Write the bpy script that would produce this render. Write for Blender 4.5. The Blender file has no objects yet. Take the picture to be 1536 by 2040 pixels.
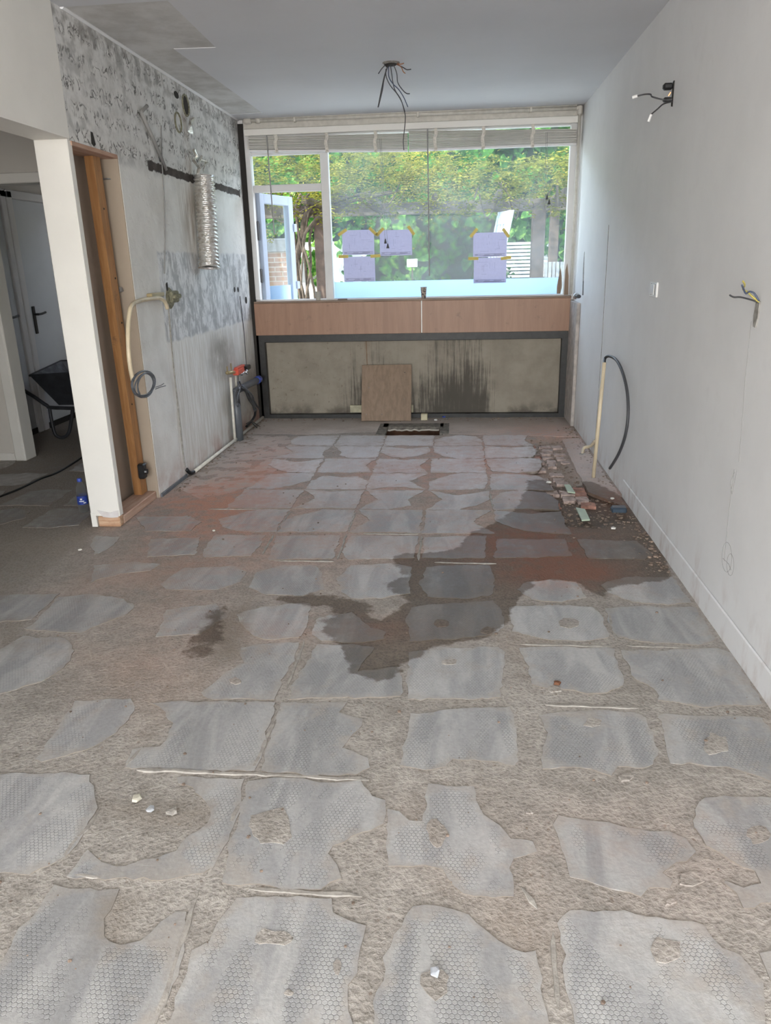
import bpy, math, random
from mathutils import Vector, Matrix, noise as mnoise
from mathutils.geometry import delaunay_2d_cdt

random.seed(7)
scene = bpy.context.scene
COL = scene.collection
pi = math.pi

# ------------------------------------------------------------------ camera
CAM_H = 1.40
YAW, PITCH, ROLL, FPX = 0.0975, 0.31995, 0.02406, 1498.8
_f = Vector((-math.sin(YAW)*math.cos(PITCH), math.cos(YAW)*math.cos(PITCH), -math.sin(PITCH)))
_r0 = Vector((math.cos(YAW), math.sin(YAW), 0))
_d0 = _f.cross(_r0)
_r = _r0*math.cos(ROLL) + _d0*math.sin(ROLL)
_d = -_r0*math.sin(ROLL) + _d0*math.cos(ROLL)
cam_data = bpy.data.cameras.new('camera')
cam = bpy.data.objects.new('camera', cam_data)
COL.objects.link(cam)
M = Matrix((( _r.x, -_d.x, -_f.x, 0), (_r.y, -_d.y, -_f.y, 0), (_r.z, -_d.z, -_f.z, CAM_H), (0, 0, 0, 1)))
cam.matrix_world = M
cam_data.sensor_fit = 'VERTICAL'
cam_data.sensor_height = 24.0
cam_data.lens = FPX/2040*24.0
cam_data.clip_start = 0.05
cam_data.clip_end = 200
scene.camera = cam

# ------------------------------------------------------------------ light
scene.view_settings.view_transform = 'Standard'
scene.view_settings.look = 'None'
scene.view_settings.gamma = 1
scene.view_settings.use_curve_mapping = False
scene.view_settings.exposure = 0.36

world = bpy.data.worlds.new('sky')
scene.world = world
world.use_nodes = True
wn = world.node_tree
bg = wn.nodes['Background']
sky = wn.nodes.new('ShaderNodeTexSky')
sky.sky_type = 'NISHITA'
sky.sun_disc = False
sky.sun_elevation = math.radians(52)
sky.sun_rotation = math.radians(250)
hsv = wn.nodes.new('ShaderNodeHueSaturation'); hsv.inputs['Saturation'].default_value = 0.48
wn.links.new(sky.outputs[0], hsv.inputs['Color']); wn.links.new(hsv.outputs[0], bg.inputs[0])
bg.inputs[1].default_value = 1.7

sun_d = bpy.data.lights.new('sun', 'SUN')
sun_d.energy = 8.5
sun_d.angle = math.radians(0.6)
sun_d.color = (1.0, 0.95, 0.86)
sun = bpy.data.objects.new('sun', sun_d)
COL.objects.link(sun)
sun.rotation_euler = Vector((0.60, 0.50, -1.10)).to_track_quat('-Z', 'Y').to_euler()

# daylight through the big rear window of the living room (behind the photographer)
def area(name, loc, size_x, size_y, direction, energy, color):
    l = bpy.data.lights.new(name, 'AREA')
    l.shape = 'RECTANGLE'
    l.size, l.size_y = size_x, size_y
    l.energy, l.color = energy, color
    o = bpy.data.objects.new(name, l)
    COL.objects.link(o)
    o.location = loc
    o.rotation_euler = Vector(direction).to_track_quat('-Z', 'Z').to_euler()
    return o
area('rear_window_daylight', (-0.45, -3.1, 1.35), 2.7, 1.9, (0, 1, 0), 160, (1.0, 0.97, 0.94))

# ------------------------------------------------------------------ helpers
def ray(px, py):
    return _r*((px-768)/FPX) + _d*((py-1020)/FPX) + _f
def on(px, py, axis, val):
    d = ray(px, py); o = Vector((0, 0, CAM_H)); i = 'xyz'.index(axis)
    return o + d*((val-o[i])/d[i])
XL, XR, YW, CZ = -1.89, 1.03, 7.10, 2.59
def WL(px, py, off=0.0): return on(px, py, 'x', XL+off)
def WR(px, py, off=0.0): return on(px, py, 'x', XR-off)
def FL(px, py, z=0.0): return on(px, py, 'z', z)
def WW(px, py, y=YW): return on(px, py, 'y', y)

def lin(c):
    c /= 255.0
    return c/12.92 if c <= 0.04045 else ((c+0.055)/1.055)**2.4
def rgb(r, g, b): return (lin(r), lin(g), lin(b), 1)

class S:
    def __init__(s, g, sock): s.g, s.k = g, sock
    def __add__(s, o): return s.g.m('ADD', s, o)
    __radd__ = __add__
    def __sub__(s, o): return s.g.m('SUBTRACT', s, o)
    def __rsub__(s, o): return s.g.m('SUBTRACT', o, s)
    def __mul__(s, o): return s.g.m('MULTIPLY', s, o)
    __rmul__ = __mul__
class G:
    def __init__(g, nt): g.nt = nt
    def put(g, inp, v):
        if isinstance(v, S): g.nt.links.new(v.k, inp)
        elif v is not None: inp.default_value = v
    def m(g, op, a, b=None, c=None, clamp=False):
        n = g.nt.nodes.new('ShaderNodeMath'); n.operation = op; n.use_clamp = clamp
        g.put(n.inputs[0], a); g.put(n.inputs[1], b); g.put(n.inputs[2], c)
        return S(g, n.outputs[0])
    def obj(g):
        if not hasattr(g, '_o'): g._o = g.nt.nodes.new('ShaderNodeTexCoord')
        return S(g, g._o.outputs['Object'])
    def xyz(g, v):
        n = g.nt.nodes.new('ShaderNodeSeparateXYZ'); g.put(n.inputs[0], v)
        return [S(g, n.outputs[i]) for i in range(3)]
    def vec(g, x, y, z):
        n = g.nt.nodes.new('ShaderNodeCombineXYZ')
        for i, v in enumerate((x, y, z)): g.put(n.inputs[i], v)
        return S(g, n.outputs[0])
    def scale(g, v, s):
        n = g.nt.nodes.new('ShaderNodeMapping'); g.put(n.inputs[0], v); n.inputs['Scale'].default_value = s
        return S(g, n.outputs[0])
    def noise(g, v, sc, det=4, rough=0.55, dist=0.0, color=False):
        n = g.nt.nodes.new('ShaderNodeTexNoise'); g.put(n.inputs['Vector'], v)
        n.inputs['Scale'].default_value = sc; n.inputs['Detail'].default_value = det
        n.inputs['Roughness'].default_value = rough; n.inputs['Distortion'].default_value = dist
        return S(g, n.outputs['Color' if color else 'Fac'])
    def vor(g, v, sc, feat='F1', rnd=1.0, out='Distance'):
        n = g.nt.nodes.new('ShaderNodeTexVoronoi'); n.feature = feat; g.put(n.inputs['Vector'], v)
        n.inputs['Scale'].default_value = sc; n.inputs['Randomness'].default_value = rnd
        return S(g, n.outputs[out])
    def mr(g, x, a, b, c=0.0, d=1.0):
        n = g.nt.nodes.new('ShaderNodeMapRange'); n.interpolation_type = 'SMOOTHSTEP'
        g.put(n.inputs[0], x)
        for i, v in enumerate((a, b, c, d)): g.put(n.inputs[i+1], v)
        return S(g, n.outputs[0])
    def mix(g, f, a, b):
        n = g.nt.nodes.new('ShaderNodeMix'); n.data_type = 'RGBA'
        g.put(n.inputs[0], f); g.put(n.inputs[6], a); g.put(n.inputs[7], b)
        return S(g, n.outputs[2])
    def mulc(g, col, f):
        n = g.nt.nodes.new('ShaderNodeMix'); n.data_type = 'RGBA'; n.blend_type = 'MULTIPLY'
        n.inputs[0].default_value = 1.0
        g.put(n.inputs[6], col); g.put(n.inputs[7], g.vec(f, f, f))
        return S(g, n.outputs[2])
    def attr(g, name):
        n = g.nt.nodes.new('ShaderNodeAttribute'); n.attribute_name = name
        return S(g, n.outputs['Fac'])
    def rand(g):
        n = g.nt.nodes.new('ShaderNodeObjectInfo'); return S(g, n.outputs['Random'])
    def bump(g, h, strength=0.3, dist=0.01):
        n = g.nt.nodes.new('ShaderNodeBump'); n.inputs['Strength'].default_value = strength
        n.inputs['Distance'].default_value = dist; g.put(n.inputs['Height'], h)
        return S(g, n.outputs[0])
    def band(g, x, a, b, soft=0.01):
        return g.mr(x, a-soft, a+soft) * (1.0 - g.mr(x, b-soft, b+soft))
def mat(name, fn):
    m = bpy.data.materials.new(name); m.use_nodes = True
    nt = m.node_tree; b = nt.nodes['Principled BSDF']; g = G(nt)
    r = fn(g) or {}
    for k, v in r.items(): g.put(b.inputs[k], v)
    return m
def plain(name, col, rough=0.5, metal=0.0, var=0.12, sc=12.0, bump=0.0):
    def fn(g):
        n = g.noise(g.obj(), sc, 5)
        c = g.mulc(col, g.mr(n, 0.25, 0.75, 1-var, 1+var))
        d = {'Base Color': c, 'Roughness': rough, 'Metallic': metal}
        if bump: d['Normal'] = g.bump(g.noise(g.obj(), sc*6, 4), bump, 0.004)
        return d
    return mat(name, fn)

class MB:
    def __init__(s): s.v, s.f = [], []
    def add(s, vs, fs):
        o = len(s.v); s.v += [tuple(v) for v in vs]; s.f += [tuple(i+o for i in f) for f in fs]; return s
    def box(s, x0, x1, y0, y1, z0, z1):
        vs = [(x, y, z) for z in (z0, z1) for y in (y0, y1) for x in (x0, x1)]
        return s.add(vs, [(0, 2, 3, 1), (4, 5, 7, 6), (0, 1, 5, 4), (2, 6, 7, 3), (0, 4, 6, 2), (1, 3, 7, 5)])
    def bbox(s, x0, x1, y0, y1, z0, z1, b=0.004):
        """box with chamfered edges"""
        vs = []; idx = {}
        X, Y, Z = (x0, x1), (y0, y1), (z0, z1)
        for i in (0, 1):
            for j in (0, 1):
                for k in (0, 1):
                    sx, sy, sz = (1-2*i)*b, (1-2*j)*b, (1-2*k)*b
                    for a, p in enumerate(((X[i], Y[j]+sy, Z[k]+sz), (X[i]+sx, Y[j], Z[k]+sz), (X[i]+sx, Y[j]+sy, Z[k]))):
                        idx[i, j, k, a] = len(vs); vs.append(p)
        F = []
        for i in (0, 1):
            F.append([idx[i, j, k, 0] for j, k in ((0, 0), (1, 0), (1, 1), (0, 1))])
            F.append([idx[j, i, k, 1] for j, k in ((0, 0), (1, 0), (1, 1), (0, 1))])
            F.append([idx[j, k, i, 2] for j, k in ((0, 0), (1, 0), (1, 1), (0, 1))])
        for j in (0, 1):
            for k in (0, 1):
                F.append([idx[0, j, k, 1], idx[1, j, k, 1], idx[1, j, k, 2], idx[0, j, k, 2]])
                F.append([idx[j, 0, k, 0], idx[j, 1, k, 0], idx[j, 1, k, 2], idx[j, 0, k, 2]])
                F.append([idx[j, k, 0, 0], idx[j, k, 1, 0], idx[j, k, 1, 1], idx[j, k, 0, 1]])
        for i in (0, 1):
            for j in (0, 1):
                for k in (0, 1): F.append([idx[i, j, k, a] for a in range(3)])
        return s.add(vs, F)
    def obox(s, p, q, w, h, up=(0, 0, 1)):
        p, q = Vector(p), Vector(q); d = (q-p).normalized(); u = Vector(up)
        a = d.cross(u).normalized(); u = a.cross(d)
        vs = [c + a*sx*w/2 + u*sz*h/2 for c in (p, q) for sx, sz in ((-1, -1), (1, -1), (1, 1), (-1, 1))]
        return s.add(vs, [(3, 2, 1, 0), (4, 5, 6, 7), (0, 1, 5, 4), (1, 2, 6, 5), (2, 3, 7, 6), (3, 0, 4, 7)])
    def prism(s, poly, axis, a, b):
        """poly: 2D points; extruded along axis from a to b"""
        n = len(poly)
        def P(p, t):
            return {'x': (t, p[0], p[1]), 'y': (p[0], t, p[1]), 'z': (p[0], p[1], t)}[axis]
        vs = [P(p, a) for p in poly] + [P(p, b) for p in poly]
        fs = [tuple(range(n-1, -1, -1)), tuple(range(n, 2*n))] + [(i, (i+1) % n, n+(i+1) % n, n+i) for i in range(n)]
        return s.add(vs, fs)
    def tube(s, pts, r, n=8, closed=False, rs=None, cap=True):
        pts = [Vector(p) for p in pts]; m = len(pts)
        t0 = (pts[1]-pts[0]).normalized()
        u = t0.orthogonal().normalized(); vs = []; fs = []
        for i, p in enumerate(pts):
            if closed: t = (pts[(i+1) % m]-pts[i-1]).normalized()
            else: t = (pts[min(i+1, m-1)]-pts[max(i-1, 0)]).normalized()
            u = (u - t*u.dot(t)).normalized(); w = t.cross(u)
            rr = rs[i] if rs else r
            for k in range(n):
                a = 2*pi*k/n; vs.append(p + (u*math.cos(a)+w*math.sin(a))*rr)
        for i in range(m if closed else m-1):
            j = (i+1) % m
            for k in range(n):
                l = (k+1) % n
                fs.append((i*n+k, i*n+l, j*n+l, j*n+k))
        if cap and not closed:
            fs.append(tuple(range(n-1, -1, -1))); fs.append(tuple((m-1)*n+k for k in range(n)))
        return s.add(vs, fs)
    def lathe(s, prof, c, n=20, axis=(0, 0, 1), cap=True):
        ax = Vector(axis).normalized(); u = ax.orthogonal().normalized(); w = ax.cross(u); c = Vector(c)
        vs = []; fs = []
        for r, h in prof:
            for k in range(n):
                a = 2*pi*k/n; vs.append(c + ax*h + (u*math.cos(a)+w*math.sin(a))*r)
        for i in range(len(prof)-1):
            for k in range(n):
                l = (k+1) % n; fs.append((i*n+k, i*n+l, (i+1)*n+l, (i+1)*n+k))
        if cap:
            fs.append(tuple(range(n-1, -1, -1))); fs.append(tuple((len(prof)-1)*n+k for k in range(n)))
        return s.add(vs, fs)
    def build(s, name, m, parent=None, smooth=False):
        me = bpy.data.meshes.new(name); me.from_pydata(s.v, [], s.f); me.update()
        if m: me.materials.append(m)
        if smooth: me.polygons.foreach_set('use_smooth', [True]*len(me.polygons))
        o = bpy.data.objects.new(name, me); COL.objects.link(o)
        if parent: o.parent = parent
        return o
def smooth_path(pts, sub=6):
    pts = [Vector(p) for p in pts]; out = []
    for i in range(len(pts)-1):
        p0, p1, p2, p3 = pts[max(i-1, 0)], pts[i], pts[i+1], pts[min(i+2, len(pts)-1)]
        for k in range(sub):
            t = k/sub
            out.append(0.5*((2*p1) + (p2-p0)*t + (2*p0-5*p1+4*p2-p3)*t*t + (3*p1-p0-3*p2+p3)*t**3))
    out.append(pts[-1]); return out
def empty(name, loc=(0, 0, 0)):
    o = bpy.data.objects.new(name, None); COL.objects.link(o); o.empty_display_size = 0.1
    o.location = loc; return o
def tag(o, label=None, cat=None, group=None, kind=None):
    if label: o['label'] = label
    if cat: o['category'] = cat
    if group: o['group'] = group
    if kind: o['kind'] = kind
    return o
def struct(o, label=None, cat=None): return tag(o, label, cat, kind='structure')

# ------------------------------------------------------------------ materials
def m_paint(name, col, grime=0.0, sc=2.0, crack=False, low=None):
    def fn(g):
        o = g.obj()
        n = g.noise(o, sc, 5, 0.6); n2 = g.noise(o, sc*7, 4)
        c = g.mulc(col, g.mr(n, 0.3, 0.7, 0.96, 1.03))
        if grime:
            c = g.mix(g.mr(n2*0.5+n*0.5, 0.55, 0.72)*grime, c, rgb(120, 108, 95))
        if low:
            x, y, z = g.xyz(o)
            d = (1.0-g.mr(z, 0.0, low))*g.mr(g.noise(g.scale(o, (1, 4, 1.6)), 2.2, 6, 0.65), 0.46, 0.72)
            c = g.mix(d*0.45, c, rgb(150, 112, 90))
        return {'Base Color': c, 'Roughness': 0.62, 'Normal': g.bump(g.noise(o, 90, 3), 0.08, 0.003)}
    return mat(name, fn)
M_WHITE = m_paint('white wall paint', (0.75, 0.745, 0.74, 1), 0.06, low=0.3)
M_CREAM = m_paint('cream wall paint', (0.78, 0.755, 0.70, 1), 0.04)
M_CEIL = m_paint('ceiling paint', (0.62, 0.62, 0.635, 1), 0.0, 1.2)
M_FRAME = m_paint('window frame paint', (0.72, 0.71, 0.70, 1), 0.10, 4)
M_HALLW = m_paint('hall paint', (0.66, 0.62, 0.56, 1), 0.1)
M_DOOR = m_paint('door paint', (0.62, 0.64, 0.66, 1), 0.04)
M_RAWCEIL = mat('raw ceiling plaster', lambda g: {
    'Base Color': g.mix(g.mr(g.noise(g.obj(), 3.5, 6, 0.65), 0.35, 0.68), (0.62, 0.61, 0.59, 1), (0.46, 0.445, 0.42, 1)),
    'Roughness': 0.9, 'Normal': g.bump(g.noise(g.obj(), 25, 5), 0.25, 0.006)})

def f_leftwall(g):
    o = g.obj(); x, y, z = g.xyz(o)
    n1 = g.noise(o, 3.0, 6, 0.6); n2 = g.noise(o, 14, 5, 0.6)
    vs = g.noise(g.scale(o, (1, 14, 1.3)), 2.6, 5, 0.6)        # vertical streaks
    wob = (g.noise(g.scale(o, (1, 5, 5)), 2.0, 4)-0.5)
    zz = z + wob*0.05; yy = y + wob*0.04
    base = g.mix(g.mr(n1, 0.35, 0.7), (0.78, 0.77, 0.735, 1), (0.64, 0.62, 0.58, 1))
    # --- upper zone: pale plaster with rows of glue marks
    up = g.mr(zz + g.mr(y, 4.45, 4.95)*0.0, 1.93, 2.0)
    upc = g.mix(g.mr(n2, 0.35, 0.7), (0.70, 0.69, 0.665, 1), (0.56, 0.55, 0.525, 1))
    sq = g.noise(g.scale(o, (1, 7, 6)), 2.4, 3, 0.5, 1.2)
    line = 1.0 - g.mr(g.m('ABSOLUTE', sq-0.5), 0.012, 0.05)
    rows = g.mr(g.m('SINE', z*52.0 + n1*5.0), -0.75, 0.2)
    spots = g.mr(g.noise(g.scale(o, (1, 8, 6)), 1.6, 2), 0.40, 0.54)
    bl = g.mr(g.vor(g.scale(o, (1, 12, 9)), 1.3), 0.26, 0.10)*g.mr(g.noise(o, 5.0, 2), 0.5, 0.62)
    marks = g.m('MAXIMUM', line*rows*spots, bl*0.65, clamp=True)
    upc = g.mix(marks*0.9, upc, (0.10, 0.098, 0.09, 1))
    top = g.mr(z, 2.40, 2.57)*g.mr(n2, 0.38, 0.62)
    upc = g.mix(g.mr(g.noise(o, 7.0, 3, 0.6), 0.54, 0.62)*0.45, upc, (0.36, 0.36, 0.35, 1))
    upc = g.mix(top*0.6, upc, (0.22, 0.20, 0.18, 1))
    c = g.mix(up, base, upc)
    kit = g.mr(yy, 4.86, 4.90)
    # --- stripped tile zone
    st = g.band(zz, 0.93, 1.50, 0.012)*kit
    sn = g.noise(g.scale(o, (1, 5.5, 3.2)), 2.2, 6, 0.7, 0.6)
    stc = g.mix(g.mr(sn, 0.42, 0.60), (0.42, 0.425, 0.425, 1), (0.74, 0.74, 0.735, 1))
    stc = g.mix(g.mr(n2, 0.55, 0.75)*0.5, stc, (0.24, 0.24, 0.25, 1))
    c = g.mix(st, c, stc)
    # --- grease around the extractor hose
    dy = (y-5.62)*2.6; dz = (z-1.72)*2.4
    gr = (1.0-g.mr(g.m('SQRT', dy*dy+dz*dz), 0.15, 0.95))*g.mr(vs, 0.30, 0.62)
    c = g.mix(gr*0.75*(1.0-up), c, (0.22, 0.16, 0.105, 1))
    # --- lower zone with lime-like runs and grime
    lo = (1.0-g.mr(zz, 0.90, 0.95))*kit
    loc = g.mix(g.mr(vs, 0.40, 0.62), (0.66, 0.63, 0.575, 1), (0.79, 0.775, 0.74, 1))
    dy2 = (y-6.05)*1.6; dz2 = (z-0.72)*3.2
    loc = g.mix((1.0-g.mr(g.m('SQRT', dy2*dy2+dz2*dz2), 0.2, 0.9))*g.mr(n1, 0.3, 0.6)*0.8, loc, (0.27, 0.24, 0.20, 1))
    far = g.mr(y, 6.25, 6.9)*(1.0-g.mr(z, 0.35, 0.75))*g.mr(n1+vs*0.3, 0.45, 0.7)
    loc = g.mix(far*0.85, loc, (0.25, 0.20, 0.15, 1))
    c = g.mix(lo, c, loc)
    # --- dark bitumen-like band where the wall cupboards ended
    bz = z + (g.noise(g.scale(o, (1, 7, 7)), 2.4, 4)-0.5)*0.035
    bd = g.band(bz, 1.975, 2.028, 0.004)*g.band(y, 4.895, 6.97, 0.006)
    bcut = 1.0-g.band(yy, 5.88, 5.99, 0.01)
    c = g.mix(bd*bcut, c, g.mix(g.mr(n2, 0.45, 0.8), (0.045, 0.035, 0.03, 1), (0.12, 0.10, 0.085, 1)))
    # --- brown run under the vent holes
    rn = g.band(yy, 5.60, 5.72, 0.03)*g.band(z, 2.05, 2.42, 0.05)
    c = g.mix(rn*0.5*g.mr(vs, 0.3, 0.6), c, (0.34, 0.26, 0.19, 1))
    # --- red brick dust near the floor
    rd = (1.0-g.mr(z, 0.0, 0.22))*g.mr(n1, 0.35, 0.62)
    c = g.mix(rd*0.6, c, (0.42, 0.20, 0.14, 1))
    h = n2*0.5 + st*sn*0.6 - marks*0.4 - bd*0.6
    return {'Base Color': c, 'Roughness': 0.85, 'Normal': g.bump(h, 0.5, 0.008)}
M_LEFT = mat('stripped kitchen wall', f_leftwall)

def floor_common(g, kind):
    o = g.obj(); x, y, z = g.xyz(o)
    flat = g.vec(x, y, 0.0)
    n1 = g.noise(flat, 2.6, 6, 0.62); n2 = g.noise(flat, 17, 5, 0.6); n3 = g.noise(flat, 75, 4, 0.65)
    if kind == 'mortar':
        c = g.mix(g.mr(n1*0.5+n2*0.5, 0.38, 0.64), (0.27, 0.244, 0.214, 1), (0.38, 0.35, 0.312, 1))
        peb = g.vor(flat, 85); c = g.mulc(c, g.mr(n3*0.6+peb*0.6, 0.30, 0.75, 0.80, 1.15))
        c = g.mix(g.mr(g.vor(flat, 34, out='Distance'), 0.20, 0.08)*g.mr(g.noise(flat, 9, 2), 0.52, 0.62)*0.8, c, (0.19, 0.15, 0.12, 1))
        # mortar browner in patches
        c = g.mix(g.mr(g.noise(flat, 1.1, 4), 0.5, 0.68)*0.35, c, (0.34, 0.26, 0.20, 1))
        h = n3*0.6 + n2*0.8 + peb*0.3 + g.noise(flat, 190, 3)*0.35; st, rough = 0.6, 0.92
    elif kind == 'pad':
        rnd = g.rand()
        sm = g.noise(g.scale(flat, (3.2, 0.8, 1)), 2.2, 5, 0.6, 0.8)
        c = g.mix(g.mr(sm, 0.38, 0.62), (0.305, 0.302, 0.298, 1), (0.425, 0.418, 0.402, 1))
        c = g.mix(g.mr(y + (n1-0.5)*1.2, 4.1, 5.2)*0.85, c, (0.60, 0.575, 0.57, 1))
        c = g.mulc(c, rnd*0.16 + 0.92)
        # thin skin of mortar dust
        c = g.mix(g.mr(n1*0.6+n2*0.4, 0.50, 0.66)*0.65, c, (0.37, 0.33, 0.285, 1))
        rim_ = g.attr('rim')
        c = g.mix(g.mr(rim_ + (n2-0.5)*1.6 + (n1-0.5)*0.8, 0.60, 1.05)*0.5, c, (0.37, 0.335, 0.295, 1))
        # hexagonal print of the tile backs: hexagonal cell-edge distance
        hs = 89.0
        q = g.m('MULTIPLY', x, hs); w = g.m('MULTIPLY', y, hs/1.7320508)
        def cell(ox, oy):
            a = g.m('ABSOLUTE', g.m('SUBTRACT', g.m('FLOORED_MODULO', q+ox, 1.0), 0.5))
            b = g.m('MULTIPLY', g.m('ABSOLUTE', g.m('SUBTRACT', g.m('FLOORED_MODULO', w+oy, 1.0), 0.5)), 1.7320508)
            return g.m('MAXIMUM', a, a*0.5 + b*0.8660254)
        hexd = g.m('MINIMUM', cell(0.0, 0.0), cell(0.5, 0.5))      # 0.5 on the cell border
        edge = g.mr(hexd, 0.37, 0.475)
        vis = g.mr(g.noise(g.scale(flat, (2.6, 1.0, 1)), 2.6, 4, 0.6, 0.5), 0.45, 0.53)
        hexm = edge*vis*(1.0-g.mr(rim_, 0.5, 1.0))
        c = g.mix(hexm*0.40, c, (0.20, 0.205, 0.21, 1))
        c = g.mulc(c, g.mr(n3, 0.3, 0.7, 0.92, 1.07))
        scr = g.mr(g.noise(g.scale(flat, (1, 26, 1)), 2.2, 5, 0.7), 0.66, 0.72)
        c = g.mix(scr*0.5, c, (0.55, 0.545, 0.53, 1))
        h = n2*0.35 + n3*0.2 - hexm*0.35; st, rough = 0.5, 0.62
    else:
        c = g.mix(g.mr(n1, 0.36, 0.66), (0.44, 0.38, 0.34, 1), (0.55, 0.50, 0.46, 1))
        c = g.mulc(c, g.mr(n3*0.5+n2*0.5, 0.3, 0.7, 0.85, 1.12))
        h = n2*0.5 + n3*0.3; st, rough = 0.5, 0.75
    red = g.attr('red'); wet = g.attr('wet'); dirt = g.attr('dirt')
    rm = g.m('MULTIPLY', red, g.mr(n1*0.55+n2*0.45, 0.30, 0.66), clamp=True)
    c = g.mix(rm*(0.8 if kind != 'pad' else 0.56), c, (0.50, 0.225, 0.145, 1))
    c = g.mix(g.m('MINIMUM', dirt*g.mr(n1*0.5+n2*0.5, 0.30, 0.58)*0.85, 0.85), c, (0.20, 0.165, 0.13, 1))
    wm = g.mr(wet + (n1-0.5)*0.85 + (n2-0.5)*0.35, 0.44, 0.54)*g.mr(n1*0.5+n2*0.5, 0.30, 0.50, 0.82, 1.0)
    dk_ = g.nt.nodes.new('ShaderNodeMix'); dk_.data_type = 'RGBA'; dk_.blend_type = 'MULTIPLY'; dk_.inputs[0].default_value = 1.0
    g.put(dk_.inputs[6], c); dk_.inputs[7].default_value = (0.33, 0.285, 0.24, 1); dark = S(g, dk_.outputs[2])
    c = g.mix(wm*0.88, c, dark)
    r = g.m('SUBTRACT', rough, wm*0.06)
    return {'Base Color': c, 'Roughness': r, 'Normal': g.bump(h, st, 0.010)}
M_MORTAR = mat('rough mortar bed', lambda g: floor_common(g, 'mortar'))
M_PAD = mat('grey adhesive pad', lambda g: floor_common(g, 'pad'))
M_SCREED = mat('smooth dusty screed', lambda g: floor_common(g, 'screed'))
M_RIDGE = plain('pale joint mortar', (0.33, 0.305, 0.27, 1), 0.9, 0, 0.25, 30, 0.4)
M_CRATER = plain('broken mortar', (0.34, 0.30, 0.255, 1), 0.95, 0, 0.35, 60, 0.5)
M_STONE = plain('rubble', (0.23, 0.17, 0.13, 1), 0.95, 0, 0.5, 22, 0.6)
M_BRICKRED = plain('broken red brick', (0.36, 0.19, 0.14, 1), 0.9, 0, 0.4, 25, 0.6)
M_BRICKGREY = plain('mortar covered brick', (0.40, 0.31, 0.27, 1), 0.9, 0, 0.4, 25, 0.6)
M_TAN = m_paint('niche lining board', (0.46, 0.375, 0.30, 1), 0.25, 3)
M_JAMB = m_paint('beige jamb paint', (0.34, 0.275, 0.21, 1), 0.2, 4)
def f_wood(c1, c2, ax=(1, 1, 12), sc=6.0, rough=0.55, spot=0.0):
    def fn(g):
        o = g.obj()
        w = g.noise(g.scale(o, ax), sc, 6, 0.65, 0.4)
        c = g.mix(g.mr(w, 0.32, 0.70), c1, c2)
        if spot:
            c = g.mix(g.mr(g.noise(o, 9, 5, 0.7), 0.58, 0.70)*spot, c, (0.10, 0.06, 0.04, 1))
        return {'Base Color': c, 'Roughness': rough, 'Normal': g.bump(w, 0.15, 0.004)}
    return fn
M_STUD = mat('orange stained timber', f_wood((0.30, 0.135, 0.045, 1), (0.44, 0.225, 0.085, 1), (14, 14, 1), 3, 0.5, 0.5))
M_PLATE = mat('dusty pink timber', f_wood((0.40, 0.24, 0.17, 1), (0.52, 0.36, 0.27, 1), (12, 1, 12), 3, 0.8, 0.2))
M_PLY = mat('plywood', f_wood((0.20, 0.135, 0.088, 1), (0.27, 0.188, 0.127, 1), (14, 14, 0.8), 2.0, 0.6, 0.15))
M_APRON = mat('brown veneer', f_wood((0.28, 0.15, 0.092, 1), (0.34, 0.19, 0.118, 1), (7, 7, 0.6), 2.5, 0.45, 0.35))
M_SILL = mat('dark sill wood', f_wood((0.16, 0.10, 0.065, 1), (0.26, 0.18, 0.125, 1), (1, 10, 10), 3, 0.5))
M_BLACK = plain('black bitumen paint', (0.012, 0.011, 0.010, 1), 0.45, 0, 0.5, 20, 0.3)
M_DARK = plain('dark gap', (0.03, 0.027, 0.024, 1), 0.9)  # near-black colour that paints in the shade inside holes and gaps
def f_mould(g):
    o = g.obj(); x, y, z = g.xyz(o)
    st = g.noise(g.scale(o, (26, 1, 1.0)), 2.2, 6, 0.72)
    n = g.noise(o, 5, 6, 0.6)
    base = g.mix(g.mr(n, 0.3, 0.7), (0.30, 0.262, 0.208, 1), (0.225, 0.193, 0.15, 1))
    low = 1.0-g.mr(z, 0.05, 0.62)
    def hump(cx, w): 
        return 1.0-g.mr(g.m('ABSOLUTE', x-cx), 0.0, w)
    a = hump(-0.05, 0.60)*0.95 + hump(-0.80, 0.45)*0.75 + hump(0.2, 0.2)*0.4
    a = g.m('MULTIPLY', a, low*0.8+0.35)
    mk = g.mr(st*0.75 + n*0.25 + a*0.28, 0.55, 0.76)
    mk = g.m('MULTIPLY', mk, g.mr(a, 0.03, 0.35))
    c = g.mix(mk*0.88, base, (0.045, 0.038, 0.028, 1))
    c = g.mix((1.0-g.mr(z, 0.03, 0.16))*g.mr(n, 0.40, 0.62)*0.8, c, (0.07, 0.055, 0.04, 1))
    rust = hump(-0.83, 0.05)*g.mr(st, 0.42, 0.62)
    c = g.mix(rust*0.7, c, (0.20, 0.11, 0.055, 1))
    sp = g.mr(g.noise(o, 26, 4, 0.7), 0.60, 0.70)*(1.0-g.mr(x, -1.1, -0.2))
    c = g.mix(sp*0.6, c, (0.14, 0.10, 0.065, 1))
    return {'Base Color': c, 'Roughness': 0.7}
M_MOULD = mat('mould streaked panel', f_mould)
M_CONDUIT = plain('cream pvc', (0.62, 0.52, 0.36, 1), 0.4, 0, 0.12)
M_WPIPE = plain('white pipe', (0.66, 0.63, 0.56, 1), 0.4, 0, 0.15)
M_DPIPE = plain('painted pipe', (0.58, 0.55, 0.49, 1), 0.5, 0, 0.10, 25)
M_GPVC = plain('grey pvc', (0.115, 0.125, 0.14, 1), 0.4, 0, 0.2)
M_CABLE = plain('grey cable', (0.10, 0.11, 0.125, 1), 0.4, 0, 0.2)
M_BLKPL = plain('black plastic', (0.012, 0.012, 0.013, 1), 0.4, 0, 0.2)
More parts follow.
